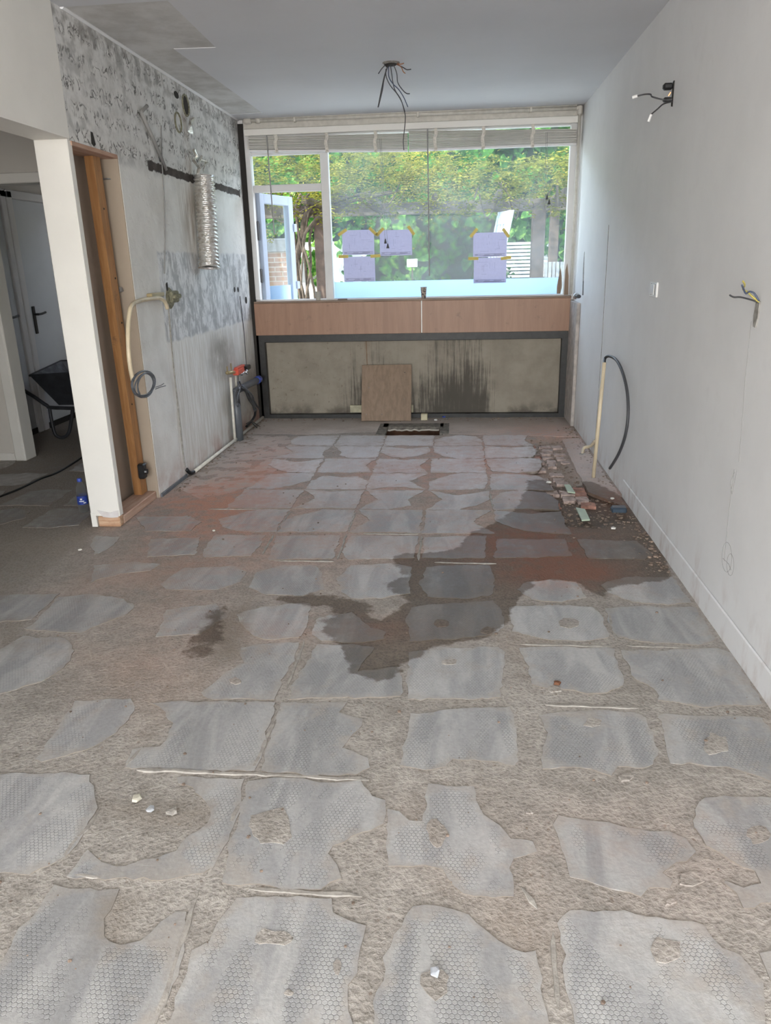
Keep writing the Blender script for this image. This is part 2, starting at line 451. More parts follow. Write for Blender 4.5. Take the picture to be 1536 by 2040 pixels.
M_DKCABLE = plain('dark grey cable', (0.055, 0.055, 0.06, 1), 0.45)
M_BLUEPL = plain('blue plastic', (0.05, 0.09, 0.42, 1), 0.35)
M_REDPL = plain('red plastic', (0.62, 0.09, 0.05, 1), 0.4)
M_BRASS = plain('brass', (0.45, 0.36, 0.20, 1), 0.4, 0.7)
M_CHROME = plain('chrome', (0.75, 0.76, 0.78, 1), 0.15, 1.0, 0.05)
M_METAL = plain('galvanised steel', (0.34, 0.34, 0.35, 1), 0.45, 0.8)
M_ROD = plain('grey conduit paint', (0.28, 0.275, 0.265, 1), 0.6)
M_WHPL = plain('white plastic', (0.80, 0.80, 0.78, 1), 0.35, 0, 0.04)
M_FOIL = mat('crinkled foil', lambda g: {
    'Base Color': g.mix(g.mr(g.noise(g.obj(), 30, 4), 0.4, 0.65), (0.86, 0.85, 0.82, 1), (0.62, 0.59, 0.54, 1)),
    'Metallic': 0.85, 'Roughness': 0.30, 'Normal': g.bump(g.vor(g.obj(), 60), 0.45, 0.006)})
M_SLAT = plain('blind slat', (0.70, 0.67, 0.62, 1), 0.45, 0, 0.08, 8)
M_TAPE = plain('ladder tape', (0.62, 0.58, 0.51, 1), 0.85, 0, 0.2, 60)
M_COPPER = plain('copper wire', (0.45, 0.20, 0.10, 1), 0.35, 0.8)
M_YELLOW = plain('yellow green wire', (0.50, 0.42, 0.10, 1), 0.4)
M_BLUEW = plain('blue wire', (0.06, 0.08, 0.14, 1), 0.4)
M_PENCIL = plain('pencil line', (0.30, 0.29, 0.28, 1), 0.9)
def paper_mat():
    m = bpy.data.materials.new('drawing paper'); m.use_nodes = True; nt = m.node_tree; nt.nodes.clear(); g = G(nt)
    c = g.mulc((0.64, 0.63, 0.75, 1), g.mr(g.noise(g.obj(), 40, 3), 0.3, 0.7, 0.97, 1.02))
    df = nt.nodes.new('ShaderNodeBsdfDiffuse'); tl = nt.nodes.new('ShaderNodeBsdfTranslucent'); g.put(df.inputs[0], c); g.put(tl.inputs[0], c)
    mx = nt.nodes.new('ShaderNodeMixShader'); mx.inputs[0].default_value = 0.5
    nt.links.new(df.outputs[0], mx.inputs[1]); nt.links.new(tl.outputs[0], mx.inputs[2])
    out = nt.nodes.new('ShaderNodeOutputMaterial'); nt.links.new(mx.outputs[0], out.inputs[0]); return m
M_PAPER = paper_mat()
M_INK = plain('printed ink', (0.25, 0.25, 0.36, 1), 0.8)
M_TAPEY = plain('yellow masking tape', (0.62, 0.50, 0.14, 1), 0.7)
M_GREENGL = plain('pale green strip', (0.42, 0.50, 0.38, 1), 0.35)
M_PLASTER = plain('grey filler', (0.30, 0.285, 0.26, 1), 0.9, 0, 0.3, 40, 0.5)
M_OLIVE = plain('plaster blob', (0.23, 0.22, 0.15, 1), 0.9, 0, 0.4, 60, 0.6)
M_BARROW = plain('black barrow tub', (0.02, 0.021, 0.025, 1), 0.5, 0, 0.5, 9)
M_BARROWIN = plain('dusty tub inside', (0.12, 0.125, 0.14, 1), 0.8, 0, 0.4, 14)
M_CUP = mat('printed paper cup', lambda g: {
    'Base Color': g.mix(g.mr(g.noise(g.obj(), 55, 4, 0.7), 0.42, 0.58), (0.55, 0.46, 0.38, 1), (0.10, 0.08, 0.07, 1)), 'Roughness': 0.6})
M_GREYCUP = plain('grey beaker', (0.40, 0.37, 0.32, 1), 0.6)

def glass_mat(name, haze, tint, rough=0.0, hazecol=(0.8, 0.88, 0.95, 1), lo=0.55, hi=1.3):
    m = bpy.data.materials.new(name); m.use_nodes = True; nt = m.node_tree; nt.nodes.clear(); g = G(nt)
    out = nt.nodes.new('ShaderNodeOutputMaterial')
    tr = nt.nodes.new('ShaderNodeBsdfTransparent'); tr.inputs[0].default_value = tint
    gl = nt.nodes.new('ShaderNodeBsdfGlossy'); gl.inputs['Roughness'].default_value = rough
    fr = nt.nodes.new('ShaderNodeLayerWeight'); fac = g.m('POWER', S(g, fr.outputs['Facing']), 4.0)*0.7 + 0.003
    m1 = nt.nodes.new('ShaderNodeMixShader'); g.put(m1.inputs[0], fac)
    nt.links.new(tr.outputs[0], m1.inputs[1]); nt.links.new(gl.outputs[0], m1.inputs[2])
    tl = nt.nodes.new('ShaderNodeBsdfTranslucent'); tl.inputs[0].default_value = hazecol
    m2 = nt.nodes.new('ShaderNodeMixShader')
    hz = g.mr(g.noise(g.obj(), 1.8, 4, 0.6), 0.3, 0.75, haze*lo, haze*hi)
    g.put(m2.inputs[0], hz)
    nt.links.new(m1.outputs[0], m2.inputs[1]); nt.links.new(tl.outputs[0], m2.inputs[2])
    nt.links.new(m2.outputs[0], out.inputs[0])
    return m
M_GLASS = glass_mat('window glass', 0.035, (0.93, 0.97, 0.96, 1))
M_GLASSD = glass_mat('dusty window glass', 0.05, (0.92, 0.97, 0.97, 1))
M_FROST = glass_mat('frosted film', 0.93, (0.9, 0.95, 1, 1), 0.3, (0.64, 0.74, 0.88, 1), 0.98, 1.02)
M_BOTTLE = glass_mat('clear bottle plastic', 0.40, (0.95, 0.96, 0.95, 1), 0.05, (0.9, 0.92, 0.92, 1))

def leaf_mat(name, c1, c2, c3, sc=1.5):
    m = bpy.data.materials.new(name); m.use_nodes = True; nt = m.node_tree; nt.nodes.clear(); g = G(nt)
    geo = nt.nodes.new('ShaderNodeNewGeometry'); pos = S(g, geo.outputs['Position'])
    n = g.noise(pos, sc, 3); n2 = g.noise(pos, sc*14, 2)
    c = g.mix(g.mr(n*0.55+n2*0.45, 0.38, 0.52), c1, c2); c = g.mix(g.mr(n*0.4+n2*0.6, 0.52, 0.66), c, c3)
    df = nt.nodes.new('ShaderNodeBsdfDiffuse'); tl = nt.nodes.new('ShaderNodeBsdfTranslucent')
    g.put(df.inputs[0], c); g.put(tl.inputs[0], c)
    mx = nt.nodes.new('ShaderNodeMixShader'); mx.inputs[0].default_value = 0.45
    nt.links.new(df.outputs[0], mx.inputs[1]); nt.links.new(tl.outputs[0], mx.inputs[2])
    out = nt.nodes.new('ShaderNodeOutputMaterial'); nt.links.new(mx.outputs[0], out.inputs[0])
    return m
M_WIST = leaf_mat('wisteria leaf', (0.055, 0.068, 0.012, 1), (0.14, 0.145, 0.026, 1), (0.36, 0.29, 0.055, 1))
M_IVY = leaf_mat('vine leaf', (0.012, 0.038, 0.009, 1), (0.04, 0.12, 0.022, 1), (0.24, 0.40, 0.09, 1), 0.9)
M_HEDGE = plain('dark hedge', (0.016, 0.035, 0.014, 1), 0.9, 0, 0.6, 5)
M_BARK = plain('vine bark', (0.075, 0.058, 0.04, 1), 0.9, 0, 0.4, 25, 0.5)
M_BEAM = plain('weathered pergola wood', (0.10, 0.08, 0.065, 1), 0.8, 0, 0.35, 10)
M_POST = plain('brown post wood', (0.085, 0.06, 0.045, 1), 0.8, 0, 0.35, 10)
M_RENDER = plain('white render', (0.62, 0.62, 0.60, 1), 0.9, 0, 0.05)
M_PAVE = plain('pale paving', (0.50, 0.49, 0.46, 1), 0.9, 0, 0.15, 3)
M_GSLAT = plain('white slats', (0.55, 0.56, 0.57, 1), 0.6, 0, 0.06)
M_GREYF = plain('grey boards', (0.20, 0.205, 0.21, 1), 0.7, 0, 0.2)
def f_brick(g):
    n = g.nt.nodes.new('ShaderNodeTexBrick'); o = g.obj(); x, y, z = g.xyz(o)
    g.put(n.inputs['Vector'], g.vec(x, z, 0.0))
    n.inputs['Color1'].default_value = (0.24, 0.15, 0.11, 1); n.inputs['Color2'].default_value = (0.31, 0.20, 0.15, 1)
    n.inputs['Mortar'].default_value = (0.34, 0.30, 0.26, 1); n.inputs['Scale'].default_value = 1.0
    n.inputs['Brick Width'].default_value = 0.22; n.inputs['Row Height'].default_value = 0.065; n.inputs['Mortar Size'].default_value = 0.008
    return {'Base Color': S(g, n.outputs[0]), 'Roughness': 0.9}
M_BRICKW = mat('brick', f_brick)
M_PLANK = mat('wooden siding', f_wood((0.25, 0.2, 0.15, 1), (0.4, 0.33, 0.26, 1), (1, 1, 10), 2))

# ================================================================== FLOOR
def poly_sd(p, poly):
    x, y = p; d = 1e9; ins = False; n = len(poly)
    for i in range(n):
        ax, ay = poly[i]; bx, by = poly[(i+1) % n]
        ex, ey = bx-ax, by-ay
        t = max(0, min(1, ((x-ax)*ex+(y-ay)*ey)/(ex*ex+ey*ey+1e-12)))
        d = min(d, math.hypot(x-ax-ex*t, y-ay-ey*t))
        if (ay > y) != (by > y) and x < ax + ex*(y-ay)/(by-ay): ins = not ins
    return -d if ins else d
def fpoly(pts): return [(q.x, q.y) for q in (FL(*p) for p in pts)]
WET = [fpoly([(1055, 955), (1050, 1005), (985, 1045), (935, 1075), (930, 1100), (790, 1112), (815, 1150), (770, 1168), (820, 1195), (800, 1225),
              (760, 1240), (700, 1215), (640, 1250), (690, 1290), (715, 1340), (770, 1348), (800, 1315), (840, 1285), (960, 1262), (1000, 1235),
              (1010, 1205), (1060, 1150), (1150, 1155), (1200, 1190), (1215, 1165), (1330, 1148), (1290, 1055), (1250, 1000), (1170, 960), (1110, 965)]),
       fpoly([(525, 1188), (610, 1178), (720, 1190), (790, 1215), (720, 1235), (640, 1262), (560, 1255), (640, 1215), (560, 1205)]),
       fpoly([(360, 1250), (420, 1200), (480, 1195), (470, 1260), (440, 1310), (380, 1330), (350, 1300)])]
WETK = [1.0, 0.62, 0.50]
TRENCH = fpoly([(1050, 880), (1112, 872), (1135, 905), (1145, 950), (1190, 975), (1225, 1000), (1240, 1030), (1190, 1045), (1100, 1040), (1075, 1000), (1062, 940)])
DIRT = [fpoly([(180, 1600), (420, 1610), (415, 1640), (300, 1640)]), fpoly([(210, 1790), (260, 1790), (240, 1880), (205, 1880)]),
        fpoly([(0, 1235), (45, 1240), (30, 1290), (0, 1295)]), fpoly([(420, 1230), (500, 1200), (480, 1310), (420, 1330)])]
REDS = [(-1.55, 4.35, 0.38, 0.5, 1.2), (-1.5, 5.4, 0.22, 0.8, 0.65), (-1.25, 4.9, 0.12, 0.9, 0.6), (0.42, 3.72, 0.30, 0.28, 1.7),
        (0.50, 3.33, 0.25, 0.16, 1.6), (0.75, 6.35, 0.4, 0.45, 0.8), (0.2, 5.7, 0.7, 0.6, 0.55), (0.93, 4.45, 0.14, 0.22, 1.1), (0.55, 4.7, 0.15, 0.6, 0.8),
        (-1.2, 3.8, 0.5, 0.35, 0.45), (-0.5, 2.72, 0.4, 0.12, 0.6), (-1.4, 3.2, 0.5, 0.5, 0.35), (-0.3, 4.7, 1.3, 1.1, 0.55), (-0.3, 3.5, 1.0, 0.35, 0.22),
        (-1.1, 2.4, 0.3, 0.3, 0.25), (0.5, 1.55, 0.5, 0.25, 0.18), (-0.2, 5.3, 0.9, 0.5, 0.3)]
def stains(x, y):
    w = 0.0
    for poly, k in zip(WET, WETK):
        w = max(w, k*max(0.0, min(1.0, 0.62 - poly_sd((x, y), poly)/0.20)))
    r = 0.0
    for cx, cy, sx, sy, a in REDS: r += a*math.exp(-((x-cx)/sx)**2-((y-cy)/sy)**2)
    d = 0.0
    for poly in DIRT: d = max(d, max(0.0, min(1.0, 0.5 - poly_sd((x, y), poly)/0.10)))
    t = max(0.0, min(1.0, 0.5 - poly_sd((x, y), TRENCH)/0.12))
    d = max(d, t*0.75)
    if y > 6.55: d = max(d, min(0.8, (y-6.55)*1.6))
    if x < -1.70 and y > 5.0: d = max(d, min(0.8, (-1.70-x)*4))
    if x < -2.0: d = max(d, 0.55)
    if x < -1.2 and 2.9 < y < 3.7: d = max(d, 0.12)
    return w, min(1.6, r), d
def set_attrs(o):
    me = o.data; cols = [[], [], []]
    for v in me.vertices:
        s = stains(v.co.x, v.co.y)
        for k in range(3): cols[k].append(s[k])
    for k, nm in enumerate(('wet', 'red', 'dirt')):
        a = me.attributes.new(nm, 'FLOAT', 'POINT'); a.data.foreach_set('value', cols[k])

HX0, HX1, HY0, HY1 = -0.65, -0.11, 6.285, 6.70          # floor hatch opening
def axis_list(a, b, step, must):
    n = int(round((b-a)/step)); L = [a+(b-a)*i/n for i in range(n+1)]
    for m in must:
        i = min(range(len(L)), key=lambda k: abs(L[k]-m)); L[i] = m
    return L
def base_z(x, y):
    z = -0.0012 + 0.0022*mnoise.noise((x*3.1, y*3.1, 0)) + 0.0016*mnoise.noise((x*9, y*9, 3)) + 0.0012*mnoise.noise((x*24, y*24, 7))
    if x > -2.0: 
        sd = poly_sd((x, y), TRENCH)
        if sd < 0.06: z -= 0.030*min(1, (0.06-sd)/0.10)
    return z
xs = axis_list(-1.92, 1.04, 0.028, (HX0, HX1)); ys = axis_list(0.9, 7.14, 0.03, (HY0, HY1))
mb = MB(); nx = len(xs)
for y in ys:
    for x in xs:
        mb.v.append((x, y, base_z(x, y)))
for j in range(len(ys)-1):
    for i in range(nx-1):
        cx, cy = (xs[i]+xs[i+1])/2, (ys[j]+ys[j+1])/2
        if HX0 < cx < HX1 and HY0 < cy < HY1: continue
        mb.f.append((j*nx+i, j*nx+i+1, (j+1)*nx+i+1, (j+1)*nx+i))
floor = mb.build('floor', M_MORTAR, None, True)
struct(floor, 'stripped concrete floor with mortar bed and grey adhesive pads', 'floor')
set_attrs(floor)
# hall part and the part behind the photographer
mb = MB(); hx = axis_list(-4.7, -1.92, 0.06, ()); hy = axis_list(0.9, 7.6, 0.06, ()); nx = len(hx)
for y in hy:
    for x in hx: mb.v.append((x, y, base_z(x, y)))
for j in range(len(hy)-1):
    for i in range(nx-1): mb.f.append((j*nx+i, j*nx+i+1, (j+1)*nx+i+1, (j+1)*nx+i))
hf = mb.build('hall_screed', M_MORTAR, floor, True); set_attrs(hf)
rf = MB().box(-4.7, 1.04, -3.4, 0.9, -0.05, -0.006).build('rear_screed', M_MORTAR, floor); set_attrs(rf)

def ragged(poly, step=0.028, amp=0.007, seed=0.0, soft=False):
    if soft:
        q = []
        for i in range(len(poly)):
            a, b = poly[i], poly[(i+1) % len(poly)]
            q += [(a[0]*.8+b[0]*.2, a[1]*.8+b[1]*.2), (a[0]*.2+b[0]*.8, a[1]*.2+b[1]*.8)]
        poly = q
    out = []; n = len(poly)
    for i in range(n):
        a, b = Vector(poly[i]), Vector(poly[(i+1) % n]); L = (b-a).length
        k = max(1, int(L/step))
        nrm = Vector((b.y-a.y, a.x-b.x)); nrm = nrm/(nrm.length+1e-9)
        for t in range(k):
            p = a.lerp(b, t/k)
            e = amp*1.3*mnoise.noise((p.x*14, p.y*14, seed)) + amp*0.8*mnoise.noise((p.x*40, p.y*40, seed+2)) + amp*0.5*mnoise.noise((p.x*90, p.y*90, seed+5))
            p = p + nrm*e; out.append((p.x, p.y))
    return out
def pad_mesh(poly, top, grid=0.07, bot=-0.016, dome=0.0):
    n = len(poly); pts = [Vector(p) for p in poly]
    x0, x1 = min(p[0] for p in poly), max(p[0] for p in poly); y0, y1 = min(p[1] for p in poly), max(p[1] for p in poly)
    y = y0+grid/2
    while y < y1:
        x = x0+grid/2
        while x < x1:
            if poly_sd((x, y), poly) < -grid*0.35: pts.append(Vector((x, y)))
            x += grid
        y += grid
    vs, es, fs, ov, oe, of = delaunay_2d_cdt(pts, [], [list(range(n))], 1, 1e-6)
    back = {}
    for i, o in enumerate(ov):
        for k in o: back[k] = i
    V = []
    for v in vs:
        sd = -poly_sd((v.x, v.y), poly)
        V.append((v.x, v.y, top + dome*min(1.0, sd/0.03) + 0.0022*mnoise.noise((v.x*3.1, v.y*3.1, 0))))
    F = []
    for f in fs:
        a, b, c = (vs[i] for i in f[:3])
        F.append(tuple(f) if (b.x-a.x)*(c.y-a.y)-(b.y-a.y)*(c.x-a.x) > 0 else tuple(reversed(f)))
    ring = [back[k] for k in range(n) if k in back]; sk0 = len(V)
    V += [V[i] for i in ring]; m = len(V)
    area2 = sum(V[ring[i]][0]*V[ring[(i+1) % len(ring)]][1]-V[ring[(i+1) % len(ring)]][0]*V[ring[i]][1] for i in range(len(ring)))
    for i in ring: V.append((V[i][0], V[i][1], bot))
    L = len(ring)
    for i in range(L):
        j = (i+1) % L
        q = (sk0+i, m+i, m+j, sk0+j)
        F.append(q if area2 > 0 else tuple(reversed(q)))
    b = MB(); b.add(V, F); b.skirt = sk0; return b

def zl(pts, ox, oy, s): return [(ox+x*s, oy+y*s) for x, y in pts]
Lz = lambda p: zl(p, 0, 1400, 0.5)
Rz = lambda p: zl(p, 768, 1400, 0.5)
PADS = [
 Lz([(-80, 300), (0, 290), (100, 280), (250, 280), (350, 290), (380, 330), (385, 420), (340, 500), (300, 560), (270, 600), (200, 650), (120, 680), (0, 685), (-80, 690)]),
 Lz([(700, 303), (975, 303), (960, 370), (950, 440), (930, 500), (880, 600), (850, 655), (760, 690), (680, 700), (500, 697), (270, 692), (300, 640), (350, 585), (375, 605), (400, 640), (460, 655), (540, 635), (620, 612), (700, 590), (760, 535), (800, 510), (830, 480), (840, 420), (800, 370), (740, 330)]),
 Lz([(990, 312), (1150, 308), (1340, 318), (1430, 312), (1445, 335), (1480, 375), (1534, 390), (1530, 440), (1525, 480), (1480, 500), (1400, 530), (1330, 570), (1315, 600), (1340, 650), (1360, 700), (1280, 742), (1150, 742), (880, 718), (890, 660), (920, 580), (950, 500), (965, 440)]),
 Lz([(210, 740), (470, 742), (450, 790), (420, 860), (415, 930), (430, 965), (480, 970), (560, 950), (600, 920), (640, 870), (700, 840), (735, 835), (730, 900), (735, 960), (742, 990), (720, 1050), (680, 1130), (640, 1230), (620, 1330), (-60, 1330), (-60, 1080), (0, 1030), (50, 970), (90, 900), (140, 830)]),
 Lz([(945, 772), (1100, 772), (1320, 782), (1330, 830), (1400, 850), (1460, 890), (1440, 980), (1410, 1080), (1400, 1180), (1395, 1330), (655, 1330), (705, 1180), (745, 1080), (765, 990), (830, 950), (870, 890), (920, 810)]),
 Lz([(600, -2), (760, -6), (1100, 0), (1085, 80), (1055, 160), (1015, 265), (830, 270), (600, 262), (495, 256), (530, 192), (560, 182), (640, 175), (660, 150), (690, 80), (640, 30)]),
 [(150, 1395), (260, 1393), (270, 1410), (232, 1460), (190, 1487), (130, 1505), (85, 1516), (72, 1512), (110, 1460)],
 Lz([(1118, 4), (1400, -6), (1350, 40), (1440, 65), (1445, 90), (1390, 140), (1365, 180), (1400, 200), (1470, 220), (1475, 260), (1420, 287), (1240, 292), (1038, 272), (1065, 180), (1095, 80)]),
 Rz([(100, 40), (300, 20), (500, 15), (520, 100), (515, 250), (450, 235), (350, 225), (270, 225), (240, 260), (160, 265), (60, 250), (70, 180), (90, 100)]),
 Rz([(610, 50), (800, 30), (980, 35), (1030, 60), (1050, 120), (1085, 190), (1070, 250), (1030, 265), (930, 255), (900, 290), (820, 265), (730, 250), (630, 265), (625, 180), (640, 120)]),
 Rz([(1090, 45), (1300, 50), (1500, 60), (1560, 150), (1610, 300), (1536, 310), (1440, 280), (1250, 245), (1140, 240), (1110, 190), (1115, 130)]),
 Rz([(170, 330), (350, 335), (360, 390), (390, 450), (450, 490), (500, 545), (580, 555), (600, 590), (560, 610), (510, 620), (500, 660), (515, 690), (510, 770), (430, 775), (310, 760), (250, 700), (230, 660), (150, 640), (12, 650), (12, 520), (8, 420), (60, 430), (95, 465), (140, 470), (150, 400)]),
 Rz([(690, 455), (800, 465), (930, 490), (1050, 505), (1130, 510), (1200, 540), (1245, 600), (1200, 630), (1120, 650), (1100, 680), (1140, 710), (1130, 735), (1050, 735), (1020, 765), (940, 740), (850, 715), (740, 695), (720, 640), (690, 560), (670, 490)]),
 Rz([(1250, 400), (1350, 375), (1460, 380), (1620, 385), (1640, 780), (1536, 800), (1430, 820), (1400, 760), (1340, 710), (1360, 705), (1420, 730), (1490, 720), (1470, 670), (1380, 630), (1280, 570), (1240, 500), (1240, 430)]),
 Rz([(150, 810), (280, 825), (330, 845), (400, 910), (450, 950), (510, 985), (600, 990), (610, 1100), (620, 1180), (655, 1240), (665, 1330), (-60, 1330), (-30, 1150), (0, 1020), (50, 930), (90, 860), (110, 820)]),
 Rz([(740, 840), (830, 835), (1080, 845), (1180, 865), (1270, 885), (1300, 930), (1340, 980), (1400, 1010), (1450, 1050), (1480, 1110), (1500, 1180), (1530, 1330), (740, 1330), (750, 1220), (730, 1150), (710, 1050), (690, 960), (685, 880)]),
 Rz([(1490, 1000), (1560, 975), (1640, 960), (1680, 1200), (1560, 1150), (1520, 1070)]),
 [(1034, 1290), (1080, 1288), (1222, 1293), (1228, 1313), (1238, 1345), (1243, 1367), (1210, 1381), (1170, 1383), (1060, 1365), (1050, 1330)],
 [(1238, 1297), (1430, 1293), (1452, 1300), (1474, 1330), (1505, 1378), (1520, 1404), (1400, 1408), (1310, 1395), (1300, 1370), (1260, 1345), (1250, 1320)],
 [(815, 1300), (870, 1290), (990, 1290), (1008, 1300), (1003, 1340), (998, 1390), (880, 1393), (810, 1393), (810, 1350)],
 [(632, 1285), (700, 1285), (745, 1290), (730, 1310), (712, 1338), (780, 1330), (798, 1330), (797, 1388), (640, 1390), (582, 1393), (578, 1370), (605, 1330)],
 [(480, 1290), (530, 1281), (596, 1280), (586, 1310), (556, 1370), (547, 1392), (425, 1393), (400, 1380), (450, 1340), (490, 1320)],
 [(-40, 1300), (0, 1297), (47, 1267), (133, 1273), (147, 1297), (127, 1330), (67, 1363), (33, 1373), (0, 1380), (-40, 1390)],
 [(1205, 1212), (1250, 1208), (1385, 1210), (1402, 1235), (1425, 1275), (1395, 1285), (1330, 1283), (1230, 1270), (1220, 1250)],
 [(1015, 1210), (1100, 1205), (1180, 1210), (1200, 1225), (1214, 1270), (1180, 1277), (1100, 1275), (1020, 1258)],
 [(820, 1210), (870, 1203), (980, 1197), (1000, 1215), (1004, 1250), (980, 1265), (930, 1270), (860, 1275), (815, 1279), (812, 1240)],
 [(655, 1225), (700, 1220), (740, 1250), (770, 1260), (765, 1275), (720, 1279), (640, 1277), (622, 1265), (628, 1235)],
 [(520, 1210), (600, 1201), (618, 1202), (612, 1250), (598, 1270), (520, 1275), (490, 1255), (470, 1225)],
 [(117, 1190), (187, 1185), (240, 1190), (267, 1207), (253, 1223), (213, 1240), (160, 1263), (113, 1258), (53, 1253), (67, 1240), (97, 1213)],
 [(1195, 1165), (1240, 1150), (1300, 1150), (1342, 1149), (1375, 1200), (1330, 1205), (1260, 1200), (1210, 1180)],
 [(1050, 1160), (1100, 1155), (1150, 1160), (1168, 1190), (1120, 1200), (1060, 1195), (1030, 1175)],
 [(850, 1130), (910, 1125), (975, 1127), (985, 1150), (980, 1185), (930, 1193), (850, 1189), (835, 1165)],
 [(672, 1150), (700, 1126), (780, 1122), (820, 1130), (815, 1180), (760, 1193), (700, 1192), (680, 1180)],
 [(510, 1140), (560, 1126), (625, 1126), (640, 1140), (647, 1175), (600, 1188), (530, 1184), (495, 1170)],
 [(333, 1153), (367, 1133), (417, 1130), (467, 1127), (490, 1140), (480, 1160), (433, 1173), (383, 1177), (333, 1173), (323, 1163)],
 [(187, 1127), (267, 1120), (320, 1123), (300, 1137), (253, 1142), (200, 1153), (180, 1163)],
 [(1150, 1075), (1270, 1078), (1300, 1105), (1285, 1115), (1170, 1112)], [(990, 1075), (1125, 1074), (1140, 1108), (985, 1112)],
 [(845, 1070), (970, 1068), (965, 1112), (840, 1112)], [(700, 1068), (832, 1068), (826, 1112), (690, 1115), (682, 1100)],
 [(550, 1068), (680, 1066), (662, 1112), (535, 1116)], [(430, 1066), (530, 1066), (516, 1090), (500, 1106), (410, 1110), (405, 1095)],
 [(-40, 1190), (0, 1186), (118, 1183), (62, 1235), (0, 1240), (-40, 1242)], [(300, 1075), (400, 1070), (388, 1104), (290, 1110)], [(330, 1215), (430, 1202), (452, 1228), (400, 1262), (312, 1268)],
 [(270, 1030), (380, 1028), (400, 1040), (380, 1058), (290, 1058)], [(190, 1068), (240, 1070), (215, 1095), (190, 1105), (180, 1085)],
]
npad = 0
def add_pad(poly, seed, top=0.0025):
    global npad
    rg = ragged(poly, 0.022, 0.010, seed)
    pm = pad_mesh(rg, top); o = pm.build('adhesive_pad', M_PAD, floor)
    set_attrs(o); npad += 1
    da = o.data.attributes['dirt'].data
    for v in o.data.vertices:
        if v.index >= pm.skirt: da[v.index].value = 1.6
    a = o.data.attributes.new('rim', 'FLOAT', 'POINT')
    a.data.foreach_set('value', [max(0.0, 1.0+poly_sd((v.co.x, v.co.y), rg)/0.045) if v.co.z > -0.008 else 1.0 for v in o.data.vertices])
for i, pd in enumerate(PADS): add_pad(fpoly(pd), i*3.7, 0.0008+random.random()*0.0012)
# rows further back follow the 0.41 m tile grid
rnd = random.Random(21)
for r in range(6, 12):
    y0 = 1.385+0.4095*r; y1 = y0+0.4095
    for k in range(-3, 5):
        x0 = -0.585+0.402*k; x1 = x0+0.402
        cx, cy = (x0+x1)/2, (y0+y1)/2
        if cx > 0.95 or (y0 > 4.1 and cx > 0.52 and not (cx > 0.9)): continue
        if cx < -1.25 and y0 > 4.4: continue
        if cx > 0.5 and y0 > 3.8: continue
        if cx < -1.5: continue
        gx = 0.006; gy = 0.006
        a, b, c, d = x0+gx, x1-gx, y0+gy, y1-gy
        if y1 > 6.28: d = 6.27
        P = [[a, c], [(a+b)/2, c], [b, c], [b, (c+d)/2], [b, d], [(a+b)/2, d], [a, d], [a, (c+d)/2]]
        for q in range(8):
            if rnd.random() < 0.26:
                s = 0.02+0.12*rnd.random()
                v = Vector((cx-P[q][0], cy-P[q][1])).normalized()
                P[q][0] += v.x*s; P[q][1] += v.y*s
            else:
                P[q][0] += rnd.uniform(-.006, .006); P[q][1] += rnd.uniform(-.006, .006)
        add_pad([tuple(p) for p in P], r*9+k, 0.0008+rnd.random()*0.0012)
for j in range(4):
    for i in range(4):
        x0 = -2.12-0.402*(i+1); y0 = 3.85+0.41*j; q = rnd.uniform
        if rnd.random() < .3: continue
        P = [(x0+q(.01, .1), y0+q(.01, .1)), (x0+.2, y0+q(.01, .05)), (x0+.39-q(0, .1), y0+q(.01, .1)), (x0+.39-q(0, .06), y0+.2), (x0+.39-q(0, .1), y0+.4-q(0, .1)), (x0+.2, y0+.4-q(0, .06)), (x0+q(.01, .1), y0+.4-q(0, .1))]
        add_pad(P, 300+j*7+i, 0.0012)
# smooth screed strips along the window, left wall and beside the trench
def screed(poly, seed, top):
    o = pad_mesh(ragged(poly, 0.05, 0.008, seed), top, 0.09).build('screed_strip', M_SCREED, floor); set_attrs(o)
screed([(-1.87, 6.36), (-1.3, 6.33), (-0.68, 6.42), (-0.67, 6.72), (-0.09, 6.73), (-0.06, 6.33), (0.4, 6.28), (1.01, 6.2), (1.01, 7.04), (-1.87, 7.04)], 1.3, 0.0)
screed([(0.83, 4.62), (1.01, 4.3), (1.01, 6.15), (0.86, 6.1), (0.84, 5.4)], 2.9, 0.004)
screed([(-1.86, 4.7), (-1.62, 4.45), (-1.30, 4.75), (-1.28, 5.6), (-1.26, 6.25), (-1.86, 6.30)], 4.1, -0.001)
# pale raised joint ridges left between the tiles
def ridge(p, q, w=0.012, h=0.0022, seed=0):
    p, q = Vector((*p, 0)), Vector((*q, 0)); d = (q-p); L = d.length; d.normalize(); n = Vector((-d.y, d.x, 0))
    k = max(3, int(L/0.03)); b = MB(); V = []; F = []
    for i in range(k+1):
        c = p + d*(L*i/k) + n*0.006*mnoise.noise((i*0.6, seed, 0)); s = 0.55+0.45*abs(mnoise.noise((i*0.8, seed, 4)))*2
        if i in (0, k): s = 0.15
        V += [c-n*w*s+Vector((0, 0, -0.012)), c-n*w*s*0.5+Vector((0, 0, h*s)), c+n*w*s*0.5+Vector((0, 0, h*s)), c+n*w*s+Vector((0, 0, -0.012))]
    for i in range(k):
        for j in range(3): F.append((i*4+j, i*4+j+1, (i+1)*4+j+1, (i+1)*4+j))
    F = [tuple(reversed(f)) for f in F]
    b.add(V, F).build('joint_ridge', M_RIDGE, floor)
